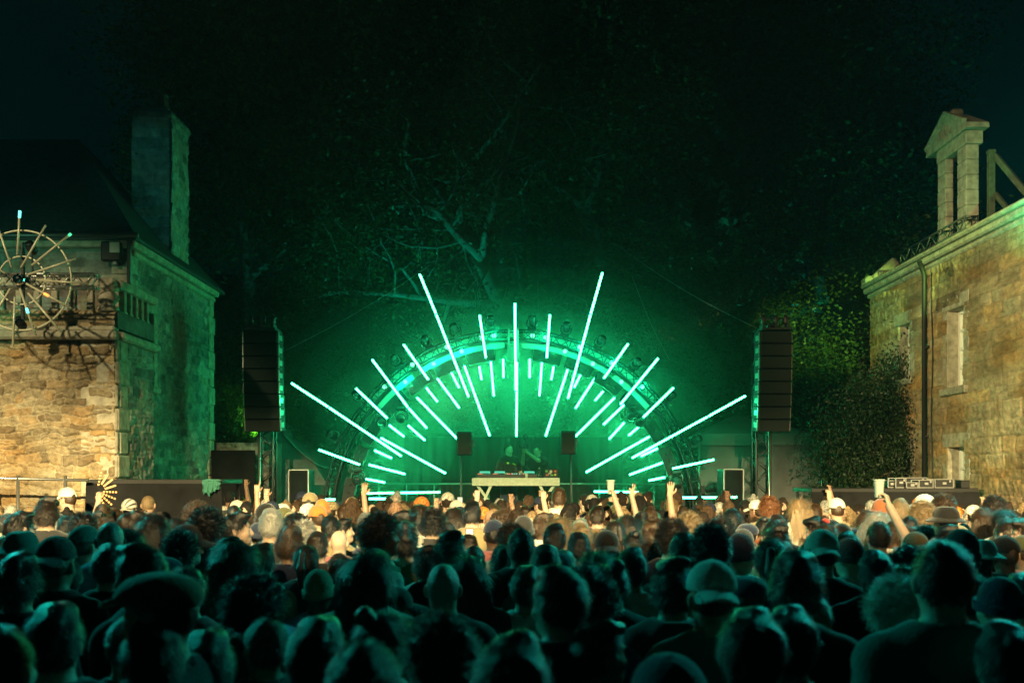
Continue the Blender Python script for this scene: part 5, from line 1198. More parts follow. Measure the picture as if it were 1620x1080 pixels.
# notable heads: photo x, photo y of the head top, head width in px, hair, hair/hat colour, top, top colour, yaw deg, pose, extra words
N = [
 (239, 985, 100, 'short', 'dark brown', 'tee', 'charcoal', 10, 'rest', ''), (290, 900, 96, 'flat_cap', 'olive', 'long', 'charcoal', 75, 'rest', ' turned sideways'),
 (236, 861, 66, 'short', 'brown', 'tee', 'black', 70, 'rest', ' in profile'), (327, 804, 41, 'curly', 'black', 'tee', 'black', 0, 'rest', ''), (308, 869, 35, 'crop', 'grey', 'tee', 'charcoal', 5, 'rest', ''),
 (381, 809, 37, 'short', 'black', 'tee', 'navy', -80, 'rest', ' in profile'), (365, 853, 47, 'messy', 'dark brown', 'tee', 'black', 0, 'rest', ''), (195, 808, 34, 'short', 'dark brown', 'tee', 'charcoal', -75, 'rest', ' in profile'),
 (72, 789, 32, 'messy', 'dark brown', 'tee', 'charcoal', 20, 'rest', ''), (79, 852, 56, 'cap_backward', 'charcoal', 'tee', 'black', 0, 'rest', ''), (129, 833, 42, 'cap', 'teal', 'tee', 'navy', -20, 'rest', ''),
 (274, 831, 42, 'cap', 'charcoal', 'tee', 'black', -80, 'rest', ' in profile'), (165, 862, 52, 'short', 'black', 'tee', 'black', 0, 'rest', ''), (50, 836, 46, 'bucket_hat', 'teal', 'tee', 'charcoal', 0, 'rest', ''),
 (201, 836, 39, 'long', 'dark brown', 'tee', 'black', 10, 'rest', ''), (236, 815, 35, 'long', 'black', 'tee', 'charcoal', -10, 'rest', ''), (19, 809, 36, 'short', 'black', 'tee', 'black', -30, 'rest', ''), (20, 880, 62, 'messy', 'black', 'tee', 'black', 10, 'rest', ''),
 (100, 950, 84, 'short', 'black', 'hoodie', 'black', 10, 'rest', ''), (20, 985, 100, 'crop', 'black', 'tee', 'black', -10, 'rest', ''), (340, 990, 88, 'short', 'black', 'tee', 'pale', 0, 'rest', ''),
 (410, 860, 44, 'short', 'dark brown', 'tank', 'white', 0, 'rest', ' wearing a backpack'), (482, 863, 42, 'ponytail', 'black', 'tee', 'charcoal', 0, 'rest', ''), (586, 872, 60, 'long', 'black', 'tee', 'pale', -5, 'rest', ''),
 (702, 888, 60, 'buzz', 'grey', 'tee', 'black', 0, 'rest', ''), (738, 880, 52, 'wavy', 'dark brown', 'tee', 'charcoal', 0, 'rest', ''), (600, 812, 44, 'curly', 'black', 'tee', 'pale', -65, 'rest', ' in profile'),
 (655, 842, 31, 'cap_backward', 'pale', 'tee', 'navy', 10, 'rest', ''), (711, 844, 46, 'messy', 'black', 'tee', 'black', 0, 'rest', ''), (746, 793, 28, 'short', 'black', 'tee', 'khaki', 0, 'rest', ''), (516, 970, 90, 'short', 'dark brown', 'tee', 'black', 0, 'rest', ''),
 (620, 966, 78, 'bun', 'dark brown', 'tee', 'pale', -40, 'rest', ''), (576, 1009, 118, 'crop', 'dark brown', 'tee', 'black', 5, 'rest', ''), (815, 990, 112, 'short', 'dark brown', 'tee', 'black', 0, 'rest', ''), (428, 805, 36, 'short', 'grey', 'tee', 'charcoal', 10, 'rest', ''),
 (457, 834, 40, 'messy', 'brown', 'tee', 'navy', 0, 'rest', ''), (500, 842, 36, 'short', 'dark brown', 'tee', 'black', 0, 'rest', ''), (527, 814, 30, 'crop', 'black', 'tee', 'khaki', 0, 'rest', ''), (551, 820, 28, 'short', 'black', 'tee', 'olive', -70, 'rest', ' in profile'),
 (504, 800, 28, 'cap', 'orange', 'tee', 'khaki', 30, 'rest', ''), (555, 790, 20, 'beanie', 'orange', 'tee', 'charcoal', 0, 'rest', ''), (655, 809, 36, 'messy', 'black', 'tee', 'black', -60, 'rest', ' in profile'), (685, 806, 31, 'curly', 'black', 'tee', 'charcoal', 0, 'rest', ''),
 (540, 880, 40, 'wavy', 'brown', 'tee', 'charcoal', 20, 'rest', ''), (636, 930, 58, 'cap', 'black', 'tee', 'pale', -60, 'rest', ' in profile'), (822, 834, 43, 'crop', 'dark brown', 'tee', 'black', 0, 'rest', ''), (863, 863, 48, 'short', 'dark brown', 'tee', 'charcoal', 0, 'rest', ''),
 (877, 828, 36, 'short', 'black', 'tee', 'navy', 0, 'rest', ''), (913, 841, 37, 'short', 'black', 'tee', 'black', 0, 'rest', ''), (956, 839, 39, 'cap_backward', 'black', 'tee', 'charcoal', 0, 'rest', ''), (1001, 842, 34, 'bun', 'black', 'tee', 'black', 0, 'rest', ''),
 (1033, 856, 38, 'curly', 'brown', 'tee', 'navy', 0, 'rest', ''), (1080, 842, 46, 'short', 'dark brown', 'tee', 'black', 0, 'rest', ''), (1115, 828, 47, 'curly', 'black', 'tee', 'black', 0, 'rest', ''), (1160, 848, 42, 'short', 'black', 'tee', 'charcoal', 0, 'rest', ''),
 (1058, 820, 40, 'curly', 'dark brown', 'tee', 'navy', 0, 'rest', ''), (945, 872, 50, 'wavy', 'sandy', 'tank', 'charcoal', 0, 'rest', ''), (998, 866, 50, 'short', 'black', 'tee', 'pale', 0, 'rest', ' in leafy print'), (1060, 885, 62, 'messy', 'black', 'hoodie', 'charcoal', 0, 'rest', ''),
 (1127, 891, 74, 'cap_backward', 'white', 'long', 'teal', 5, 'rest', ''), (885, 897, 78, 'short', 'dark brown', 'tee', 'charcoal', 40, 'rest', ''), (942, 982, 80, 'short', 'brown', 'tee', 'black', -60, 'rest', ' in profile'), (1061, 1042, 120, 'cap', 'navy', 'tee', 'charcoal', 10, 'rest', ''),
 (1185, 963, 100, 'short', 'black', 'tee', 'black', 0, 'rest', ''), (1304, 841, 50, 'cap_backward', 'pale', 'tee', 'black', -10, 'rest', ''), (1253, 875, 72, 'messy', 'black', 'tee', 'black', 0, 'rest', ''), (1383, 871, 52, 'short', 'black', 'tee', 'black', 0, 'rest', ''),
 (1400, 910, 72, 'curly', 'white', 'tee', 'black', 0, 'rest', ''), (1503, 857, 88, 'crop', 'black', 'tee', 'teal', -5, 'rest', ''), (1531, 840, 50, 'beanie', 'charcoal', 'tee', 'black', 0, 'rest', ''), (1381, 823, 36, 'crop', 'dark brown', 'tee', 'pale', 0, 'cup', ' raising a cup'),
 (1339, 841, 40, 'short', 'black', 'tee', 'charcoal', 0, 'rest', ''), (1578, 847, 40, 'cap', 'black', 'tee', 'black', 0, 'rest', ''), (1600, 822, 36, 'short', 'dark brown', 'tee', 'charcoal', 75, 'rest', ' in profile'), (1434, 865, 42, 'afro', 'black', 'tee', 'black', 0, 'rest', ''),
 (1241, 957, 86, 'short', 'black', 'tee', 'charcoal', 0, 'rest', ''), (1577, 980, 92, 'short', 'black', 'tee', 'charcoal', 0, 'rest', ''), (1612, 905, 60, 'short', 'dark brown', 'tee', 'black', 0, 'rest', ''), (1490, 832, 36, 'messy', 'black', 'tee', 'black', 0, 'rest', ''),
 (1497, 800, 34, 'bucket_hat', 'black', 'tee', 'black', 10, 'rest', ''), (1442, 817, 29, 'crop', 'black', 'tee', 'light blue', 0, 'rest', ''), (1227, 823, 36, 'short', 'dark brown', 'tee', 'rust', 0, 'rest', ''), (1298, 824, 28, 'pompom_beanie', 'red', 'tee', 'charcoal', 20, 'rest', ''),
 (945, 800, 24, 'short', 'dark brown', 'long', 'navy', -10, 'cup', ' holding a white cup'), (975, 798, 22, 'cap', 'olive', 'tee', 'khaki', 0, 'peace', ' making a peace sign'), (1027, 800, 24, 'short', 'brown', 'long', 'teal', 0, 'open', ' waving'),
 (372, 792, 21, 'cap_backward', 'pale', 'long', 'olive', 0, 'point', ' pointing one finger up'), (186, 803, 24, 'short', 'brown', 'tee', 'charcoal', 0, 'fist', ' holding up a glowing fan'), (545, 797, 22, 'short', 'brown', 'tee', 'khaki', 0, 'open', ' reaching up'),
 (782, 797, 21, 'short', 'brown', 'tee', 'charcoal', 0, 'fist', ' raising a fist'), (832, 800, 22, 'short', 'dark brown', 'tee', 'rust', 0, 'fist', ' with a raised fist'), (1290, 797, 22, 'short', 'brown', 'tee', 'pale', 0, 'fist', ' raising a bare fist'),
 (742, 846, 30, 'short', 'dark brown', 'tee', 'charcoal', 0, 'phone', ' filming with a phone'), (722, 792, 21, 'cap', 'pale', 'tee', 'khaki', 0, 'phone', ' filming the DJ'), (1063, 787, 22, 'crop', 'sandy', 'tee', 'green', -15, 'rest', ''), (285, 792, 20, 'bucket_hat', 'teal', 'tee', 'khaki', 0, 'rest', ''),
 (885, 771, 22, 'short', 'brown', 'tee', 'white', 0, 'rest', ''), (1325, 789, 24, 'cap', 'white', 'tee', 'khaki', 0, 'rest', ''), (1390, 789, 26, 'beanie', 'rust', 'tee', 'khaki', 0, 'rest', ''), (1420, 788, 26, 'short', 'sandy', 'tee', 'pale', 0, 'rest', ''), (1463, 783, 26, 'cap', 'white', 'tee', 'light blue', 30, 'rest', ''),
 (1492, 783, 27, 'curly', 'brown', 'tee', 'khaki', 0, 'rest', ''), (1447, 792, 28, 'curly', 'sandy', 'tee', 'charcoal', 10, 'rest', ''), (1573, 785, 26, 'curly', 'dark brown', 'tee', 'khaki', 0, 'rest', ''), (205, 790, 22, 'cap_backward', 'white', 'tee', 'khaki', 0, 'rest', ''), (232, 783, 22, 'buzz', 'sandy', 'tee', 'pale', 0, 'rest', ''),
 (113, 772, 24, 'cap', 'white', 'tee', 'khaki', 60, 'rest', ' in profile'), (510, 790, 23, 'beanie', 'orange', 'tee', 'charcoal', 5, 'rest', ''), (490, 780, 22, 'cap', 'khaki', 'tee', 'charcoal', 0, 'rest', ''), (1218, 786, 24, 'curly', 'ginger', 'tee', 'khaki', 0, 'rest', ''), (1265, 790, 24, 'long', 'sandy', 'tee', 'pale', 0, 'rest', ''), (1178, 838, 34, 'cap', 'charcoal', 'tee', 'black', 0, 'rest', ''),
]
spots = []
for n_, (px, py, w, hair, hc, top, tc, yaw, pose, ex) in enumerate(N):
    extra_h = {'curly': .02, 'afro': .05, 'cap': .02, 'cap_backward': .02, 'beanie': .02, 'pompom_beanie': .07, 'bucket_hat': .01, 'flat_cap': .01, 'messy': .02, 'short': .015, 'long': .01, 'wavy': .01}.get(hair, .005)
    d = F * .172 / w; s = (HC - (py - 750) * d / F) / (1.75 + extra_h); s = min(max(s, .90), 1.10)
    d = F * (HC - s * (1.75 + extra_h)) / (py - 750); d = min(d, 16.6)
    x = (px - 810) * d / F; spots.append((x, d))
    lb = label_for(x, d, hair, hc, top, tc, ex); used_labels.add(lb)
    p = person(x, d, R(yaw + rng.uniform(-6, 6)), s, hair, hc, top, tc, pose, rng.choice([0, 0, 1, 2, 2, 3]) if hc != 'black' else rng.choice([0, 1, 2, 3, 4]), n_ % 2, lb, mirror=(px in (186, 782)), lean=rng.uniform(-3, 4))
    if 'backpack' in ex:
        mb = MB()
        for sx in (-1, 1): mb.tube([(sx * .10, .09, 1.30), (sx * .11, .05, 1.46), (sx * .10, -.05, 1.48), (sx * .085, -.115, 1.36), (sx * .05, -.135, 1.20)], [.022] * 5, 6)
        mb.box((0, -.17, 1.12), (.27, .10, .30), bev=.04); bp = mb.build('backpack', M['black'], p, True)
    if 'patterned' in ex:
        sh = [c for c in p.children if c.name.startswith('t_shirt')][0]; sh.data = sh.data.copy(); pm = bpy.data.materials.new('leaf_print'); pm.use_nodes = True; nt = pm.node_tree
        tc_ = nt.nodes.new('ShaderNodeTexCoord'); vo = nt.nodes.new('ShaderNodeTexVoronoi'); vo.inputs['Scale'].default_value = 11; mp = nt.nodes.new('ShaderNodeMapping'); mp.inputs['Scale'].default_value = (1, 1, .4); mp.inputs['Rotation'].default_value = (.5, .7, .4)
        nt.links.new(tc_.outputs['Object'], mp.inputs[0]); nt.links.new(mp.outputs[0], vo.inputs['Vector']); rp = nt.nodes.new('ShaderNodeValToRGB'); rp.color_ramp.interpolation = 'CONSTANT'
        rp.color_ramp.elements[0].color = (.5, .5, .45, 1); rp.color_ramp.elements[1].color = (.03, .05, .05, 1); rp.color_ramp.elements[1].position = .33; nt.links.new(vo.outputs['Distance'], rp.inputs[0]); nt.links.new(rp.outputs[0], nt.nodes['Principled BSDF'].inputs['Base Color'])
        sh.data.materials[0] = pm
# everybody else, filling the gaps between them
hairs = ['short'] * 6 + ['messy'] * 4 + ['crop'] * 4 + ['curly'] * 3 + ['long'] * 2 + ['wavy'] * 2 + ['bun', 'ponytail', 'ponytail', 'buzz', 'buzz', 'bald', 'afro'] + ['cap', 'cap', 'cap_backward', 'beanie', 'bucket_hat', 'flat_cap']
TOTAL = 290; rr = random.Random(3)
def edge_ok(x, y):
    lo = -7.4 if y < 12.6 else (-5.3 if y > 13.0 else -6.9); px = 810 + x / y * F
    if y > 12.7 and px < 360: return False
    return x > lo and x < (7.0 if y < 14.6 else (3.9 if y > 14.7 else 6.6)) and -40 < px < 1660
cand = []; y = 2.7
while y < 16.7:
    xw = y * .56; n = int(2 * xw / (.40 + .003 * y))
    for k in range(n): cand.append((-xw + (k + rr.random() * .75) * 2 * xw / n, y + rr.uniform(-.17, .17)))
    y += .43
rr.shuffle(cand); fill = []
for (x, y) in cand:
    if not edge_ok(x, y): continue
    if any((x - a) ** 2 + (y - c) ** 2 < (.31 if y > 5 else .40) ** 2 for a, c in spots): continue
    spots.append((x, y)); fill.append((x, y))
fill.sort(key=lambda p: p[1]); far_people = fill[TOTAL - len(N):]; fill = fill[:TOTAL - len(N)]; print('CROWD', len(N), len(fill), len(far_people), fill[-1])
for (x, y) in fill:
    for _ in range(60):
        hair = rr.choice(hairs); hc = rr.choice(['black', 'black', 'dark brown', 'dark brown', 'brown', 'brown', 'sandy', 'brown', 'grey']) if hair not in HATS else rr.choice(['black', 'navy', 'pale', 'white', 'khaki', 'olive', 'charcoal', 'navy', 'black', 'teal'])
        top = rr.choice(['tee'] * 6 + ['long', 'hoodie', 'tank']); tc = rr.choice(['black', 'black', 'charcoal', 'navy', 'pale', 'white', 'khaki', 'olive', 'rust', 'teal', 'light blue', 'pink'])
        lb = label_for(x, y, hair, hc, top, tc)
        if lb not in used_labels: break
    used_labels.add(lb)
    s = min(1.05, max(.88, rr.gauss(.955, .04)))
    if y < 5: s = min(s, .97)
    yaw = rr.gauss(0, 16) + (rr.choice([-70, 70, -45, 45]) if rr.random() < .13 else 0)
    pose = 'rest' if rr.random() < .86 else 'chest'; pose = 'rest' if top in ('hoodie', 'tank') else pose
    person(x, y, R(yaw), s, hair, hc, top, tc, pose, rr.choice([0, 0, 1, 2, 2, 3, 4]), rr.randrange(3 if hair in ('short', 'messy', 'curly') else 2) if hair not in HATS else 0, lb, lean=rr.uniform(-3, 4))

# the forward crowd beyond the individually built people: one mass of smaller heads
SH_H = .013
def lowres():
    out = []
    for top in ('tee', 'long', 'tee'):
        a, b2, c = body(POSES['rest'] if len(out) < 2 else POSES['fist'], .0165, 5 + len(out), top); out.append((a, b2, c))
    return out
def arr(me):
    V = np.empty(len(me.vertices) * 3, np.float32); me.vertices.foreach_get('co', V); Q = np.empty(len(me.loops), np.int32); me.loops.foreach_get('vertex_index', Q); return V.reshape(-1, 3), Q.reshape(-1, 4)
LB = [[arr(m) for m in t] for t in lowres()]; r5 = np.random.RandomState(5)
LH = [shell(.006, .003, r5), shell(.010, .008, r5, 0, 34, [((0, .03, 1.735), (.06, .07, .035), .03)]), shell(.016, .016, r5, -.01, 60), shell(.014, .008, r5, -.01, 30, None, [((-.05, -.05, 1.60), (-.075, -.075, 1.38), .055, .045, .03), ((.05, -.05, 1.60), (.075, -.075, 1.38), .055, .045, .03), ((0, -.07, 1.60), (0, -.10, 1.34), .06, .05, .03)]), arr(hat_mesh('cap')), arr(hat_mesh('cap_backward')), arr(hat_mesh('beanie'))]
VV, QQ, CC, off = [], [], [], 0
for (x, y) in far_people:
    bi = (2 if rr.random() < .035 else rr.choice([0, 0, 1])); sc_ = min(1.05, max(.88, rr.gauss(.96 if y < 13 else .98, .045))); ya = R(rr.gauss(0, 18) + (rr.choice([-60, 60]) if rr.random() < .12 else 0)); hi_ = rr.choice([0, 0, 0, 1, 1, 1, 1, 2, 2, 3, 3, 4, 5, 6]); mir_ = rr.choice([1, -1])
    parts = [(LB[bi][0], SKINS[rr.choice([0, 0, 1, 2, 2, 3, 4])]), (LB[bi][1], COLS[rr.choice(['black', 'charcoal', 'navy', 'pale', 'white', 'khaki', 'olive', 'rust', 'teal', 'light blue'])]), (LB[bi][2], COLS['charcoal']), (LH[hi_], COLS[rr.choice(['black', 'dark brown', 'dark brown', 'brown', 'brown', 'sandy', 'grey'] if hi_ < 4 else ['black', 'navy', 'pale', 'white', 'khaki', 'orange'])])]
    if hi_ >= 4: parts.append((LH[0], COLS['dark brown']))
    if rr.random() < .05: parts = parts[:3]
    c, s_ = math.cos(ya), math.sin(ya)
    for (V, Q), col in parts:
        V = np.asarray(V) * sc_; V = np.stack([(V[:, 0] * c - V[:, 1] * s_), V[:, 0] * s_ + V[:, 1] * c, V[:, 2]], 1) + np.array([x, y, 0]); VV.append(V); QQ.append(np.asarray(Q) + off); off += len(V); CC.append(np.tile((*col, 1), (len(V), 1)))
me = raw_mesh('crowd', np.concatenate(VV), np.concatenate(QQ), None); at = me.color_attributes.new('tint', 'FLOAT_COLOR', 'POINT'); at.data.foreach_set('color', np.concatenate(CC).astype(np.float32).ravel())
cm_ = mat('crowd_cloth_and_hair', (.3, .3, .3), .7, spec=.3, noise_amt=.75, nscale=55, bump=1.0); nt = cm_.node_tree; at_ = nt.nodes.new('ShaderNodeAttribute'); at_.attribute_name = 'tint'; nt.links.new(at_.outputs['Color'], [n for n in nt.nodes if n.type == 'MIX'][0].inputs[6]); me.materials.append(cm_)
o = link('crowd', me); o['kind'] = 'stuff'; o['label'] = 'packed forward crowd of smaller heads lit amber before the stage'

# DJ and camera operator behind the table
p = person(P(805, 0, 20.35).x, 20.35, R(180 + 22), .985, 'crop', 'black', 'tee', 'black', 'dj', 0, 0, None, z=1.02, grp='performers'); p['group'] = 'performers behind the table'
p['label'] = 'DJ in black t-shirt and headphones looking down at the decks'; p['category'] = 'person'
mb = MB(); mb.tube([(.092 * math.cos(a), -.01, 1.66 + .105 * math.sin(a)) for a in np.linspace(0, math.pi, 13)], .008, 6)
for s in (-1, 1): mb.lathe([(.03, -.012), (.036, 0), (.03, .014)], 14, (s * .095, -.005, 1.63), rot=Matrix.Rotation(R(90), 3, 'Y'))
mb.build('headphones', M['black'], p, True)
mb = MB(); mb.box((-.07, .118, 1.33), (.07, .008, .022), rot=Matrix.Rotation(R(-25), 3, 'Y'), bev=.002); mb.box((.07, .118, 1.35), (.05, .008, .035), bev=.002); mb.build('chest_badge', mat('yellow_green_print', (.25, .5, .03), .6), p)
q = person(P(850, 0, 20.7).x, 20.7, R(180 - 18), .97, 'short', 'black', 'tee', 'black', 'camera', 0, 1, None, z=1.02, grp='performers'); q['group'] = 'performers behind the table'
q['label'] = 'camera operator in black t-shirt lifting a camera with a round microphone'; q['category'] = 'person'
cm = empty('video_camera', q.matrix_basis @ Vector((.14, .40, 1.72))); cm.rotation_euler = (0, 0, R(180 - 60)); tag(cm, 'compact video camera with furry round microphone raised by the operator', 'camera')
mb = MB(); mb.box((0, 0, 0), (.13, .08, .09), bev=.01); mb.build('camera_body', M['black'], cm)
mb = MB(); mb.lathe([(.035, .03), (.04, .06), (.04, .13), (.032, .13)], 16, rot=Matrix.Rotation(R(-90), 3, 'X')); mb.build('lens', M['glass'], cm, True)
mb = MB(); mb.tube([(0, 0, .04), (0, 0, .13)], .008, 6); mb.ball((0, 0, .19), .062, 14, 9); mb.build('microphone', M['drape'], cm, True)

# things people hold
def near(px, py):
    return min(people, key=lambda o: (810 + o.location.x / o.location.y * F - px) ** 2 + 0 * py)
def held(pt, o):
    bpy.context.view_layer.update(); return o.matrix_world @ Vector(pt)
def cup(loc, lab, beer=True, s=1.0):
    r = empty('plastic_cup', loc); r.scale = (s, s, s); tag(r, lab, 'cup')
    mb = MB(); mb.lathe([(.030, -.06), (.031, -.058), (.041, .075), (.043, .078), (.040, .076), (.030, -.055)], 18); mb.build('wall', M['cup'], r, True)
    mb = MB(); mb.lathe([(.0415, .070), (.044, .074), (.044, .079), (.041, .080)], 18); mb.build('rim', M['cup'], r, True)
def by_label(t): return [o for o in people if t in o.get('label', '')][0]
o = by_label('holding a white cup'); cup(held((.115, .33, 1.965), o), 'tall white plastic cup held up above the crowd before the stage', s=1.15)
o = by_label('raising a cup'); cup(held((.115, .33, 1.965), o), 'pale green plastic cup raised by the bare-armed person below the dark shrub', s=1.0)
def phone(o, pt, lab, m):
    r = empty('mobile_phone', held(pt, o)); r.rotation_euler = (R(-8), 0, o.rotation_euler.z); tag(r, lab, 'phone')
    mb = MB(); mb.box((0, 0, 0), (.074, .009, .15), bev=.004); mb.build('case', M['black'], r)
    mb = MB(); mb.box((0, -.0065, 0), (.066, .004, .138), bev=.001); mb.build('screen', m, r)
phone(by_label('filming with a phone'), (0, .33, 1.74), 'phone with a lit screen held up in the shadowed middle crowd', M['screen'])
phone(by_label('filming the DJ'), (0, .33, 1.74), 'phone held up to film the DJ, close to the stage', M['screen'])
o = by_label('glowing fan'); fo = empty('glowing_fan', held((.235, .12, 1.95), o)); tag(fo, 'hand fan with glowing amber ribs held up below the green-lit house side', 'fan')
mb = MB()
for k in range(9):
    a = R(78 - k * 20); c, s_ = math.cos(a), math.sin(a)
    mb.box((c * .13, 0, s_ * .13), (.004, .008, .20), rot=Matrix.Rotation(R(90) - a, 3, 'Y'))
mb.build('rib', M['black'], fo).name = 'fan_ribs'
for k in range(9):
    a = R(78 - k * 20); c, s_ = math.cos(a), math.sin(a); mb = MB()
    for q in range(5 if k not in (1, 2, 3) else 1):
        L = .13 if k in (1, 2, 3) else .018; rr_ = .16 if k in (1, 2, 3) else .08 + q * .034
        mb.box((c * rr_, -.008, s_ * rr_), (.018, .006, L), rot=Matrix.Rotation(R(90) - a, 3, 'Y'))
    mb.build('amber_strip', M['fanglow'], fo)

for o in people:
    if len(o['label'].split()) > 16: print('LONG', len(o['label'].split()), o['label'])
# ------------------------------------------------------------------ trees
def tree_skeleton(rs, H, r0, levels=4, spread=.8, lean=(0, 0), first=.35, kids=4, wander=.18, droop=0., up=.15):
    br = []; tips = []
    def grow(p, d, L, r, lv):
        n = 7; pts = [p.copy()]; rr = [r]
        for k in range(n):
            d = d + np.array([rs.randn() * wander, rs.randn() * wander, rs.randn() * wander * .7 + up * .25 - droop * .12]); d = d / np.linalg.norm(d); p = p + d * L / n
            pts.append(p.copy()); rr.append(r * (1 - .62 * (k + 1) / n))
            if lv >= levels - 2 and k > 1: tips.append((p.copy(), d.copy(), lv))
            if lv < levels and k >= (n * first if lv == 0 else 1):
                for q in range(kids if lv == 0 and k < n - 1 else (1 if rs.rand() < .75 else 2)):
                    a = rs.randn(3); a -= d * (a @ d); a /= np.linalg.norm(a) + 1e-6
                    nd = d * (1 - spread * .6) + a * spread; nd[2] -= droop * .3; nd /= np.linalg.norm(nd)
                    grow(p.copy(), nd, L * rs.uniform(.45, .68) * (1 if lv else .8), rr[-1] * rs.uniform(.42, .6), lv + 1)
        br.append((pts, rr))
    d0 = np.array([lean[0], lean[1], 1.0]); d0 /= np.linalg.norm(d0)
    grow(np.zeros(3), d0, H * .72, r0, 0); return br, tips
def leaves(tips, rs, n, size, rad, flat=.6, long_=1.5):
    T = np.array([t[0] for t in tips]); i = rs.randint(0, len(T), n); c = T[i] + rs.randn(n, 3) * rad * np.array([1, 1, flat])
    a = rs.randn(n, 3); a[:, 2] *= .6; a /= np.linalg.norm(a, axis=1)[:, None]; b_ = rs.randn(n, 3); b_ -= a * (a * b_).sum(1)[:, None]; b_ /= np.linalg.norm(b_, axis=1)[:, None]
    s = size * (.6 + .8 * rs.rand(n))[:, None]; V = np.stack([c - a * s * long_ * .5, c + b_ * s * .42, c + a * s * long_ * .5, c - b_ * s * .42], 1).reshape(-1, 3)
    return V, np.arange(n * 4).reshape(-1, 4)
def make_tree(name, seed, H, r0, nleaf, size, rad, m, loc, label, group=None, rmin=.012, cat='tree', scale=1, **kw):
    rs = np.random.RandomState(seed); br, tips = tree_skeleton(rs, H, r0, **kw)
    mb = MB()
    for pts, rr in br:
        if rr[0] < rmin: continue
        mb.tube(pts, [max(x, rmin * .5) for x in rr], 7 if rr[0] > .08 else 4, cap=False)
    e = empty(name, loc); e.scale = (scale,) * 3; mb.build('trunk', M['bark'], e, True)
    if nleaf: link('crown', raw_mesh('crown', *leaves(tips, rs, nleaf, size, rad), m, smooth=False), e)
    tag(e, label, cat, group); return e
def tcopy(src, loc, rz, s, label):
    o = copy_tree(src); o.location = loc; o.rotation_euler = (0, 0, rz); o.scale = (s, s, s); o['label'] = label; return o
def G(px, Y, sink=.3): x = (px - 810) * Y / F; return (x, Y, ground_z(x, Y) - sink)
gB = 'leafy trees behind the stage'
tA = make_tree('leafy_tree', 11, 5.6, .16, 60000, .055, .27, M['leaf'], G(745, 24.6), 'leafy tree inside the arch, its leaves lit just over the DJ table', gB, levels=4, spread=.85, kids=3, first=.2)
tB = make_tree('leafy_tree', 12, 7.5, .20, 85000, .058, .34, M['leaf'], G(1085, 26.5), 'dark leafy tree rising over the arch on the tent side', gB, levels=4, spread=.8, kids=3, first=.2)
tcopy(tA, G(880, 25.2), 2.1, 1.0, 'leafy tree inside the arch, above the laptop end of the table')
tcopy(tA, G(640, 25.5), 4.0, 1.1, 'leafy tree crossed by the second long ray near the terrace')
tcopy(tA, G(990, 25.6), 1.0, 1.1, 'leafy tree crossed by the second long ray near the tent')
tcopy(tB, G(540, 27.0), 1.4, .9, 'dark leafy tree between the nearest speaker tower to the terrace and the arch')
tcopy(tB, G(720, 27.5), 3.2, .80, 'leafy tree whose top shows just over the arch before the tallest terrace ray')
tcopy(tB, G(905, 27.5), 5.2, .82, 'leafy tree whose top shows just over the arch before the tallest tent ray')
tcopy(tB, G(350, 26.0), 5.0, .92, 'tree filling the gap between the chimneyed house and the speaker tower')
tcopy(tB, G(1255, 25.5), 0.4, 1.02, 'bright-leaved tree behind the speaker tower by the manor')
tcopy(tB, G(1345, 24.2), 2.6, 1.05, 'green-lit tree right beside the end of the manor roof')
tcopy(tA, G(1280, 23.6), 3.6, 1.0, 'bushy tree over the black tent roof')
tcopy(tA, G(452, 25.0), 3.0, .95, 'low tree over the curved roof of the side tent')
tcopy(tA, G(360, 22.6), 1.0, .85, 'low leafy tree behind the black masking drape')
big = make_tree('spreading_tree', 5, 15, .42, 15000, .10, .45, M['leaf'], G(775, 30.5, .6), 'huge bare-limbed spreading tree high behind the tallest ray on the terrace side', None, levels=4, spread=1.15, kids=3, first=.12, lean=(-.25, 0), wander=.22, up=.0, rmin=.02)
[c for c in big.children if c.name.startswith('trunk')][0].data.materials[0] = M['palebark']
big.scale = (-1, 1, 1)
gH = 'tall dark trees on the slope'
tC = make_tree('hillside_tree', 21, 13, .30, 60000, .12, .5, M['leaf'], G(960, 35), 'tall dark tree straight above the tallest tent ray', gH, levels=4, spread=.8, kids=3, first=.2, rmin=.03)
for (px, Y, rz_, s, lb) in ((560, 36, 1, 1.0, 'tall dark tree above the outermost terrace ray'), (400, 33, 2, .9, 'tall dark tree between the chimney and the spreading tree'), (700, 40, 3, 1.25, 'tallest faint tree behind the spreading tree'), (840, 38, 4, 1.25, 'tall dark tree above the central vertical ray'), (1080, 40, 5, 1.3, 'tallest faint tree behind the conifer'), (1320, 34, 5.5, .95, 'tall dark tree next to the manor coping stone'), (1230, 40, .5, 1.15, 'tall dark tree behind the conifer on the manor side')):
    tcopy(tC, G(px, Y), rz_, s, lb)
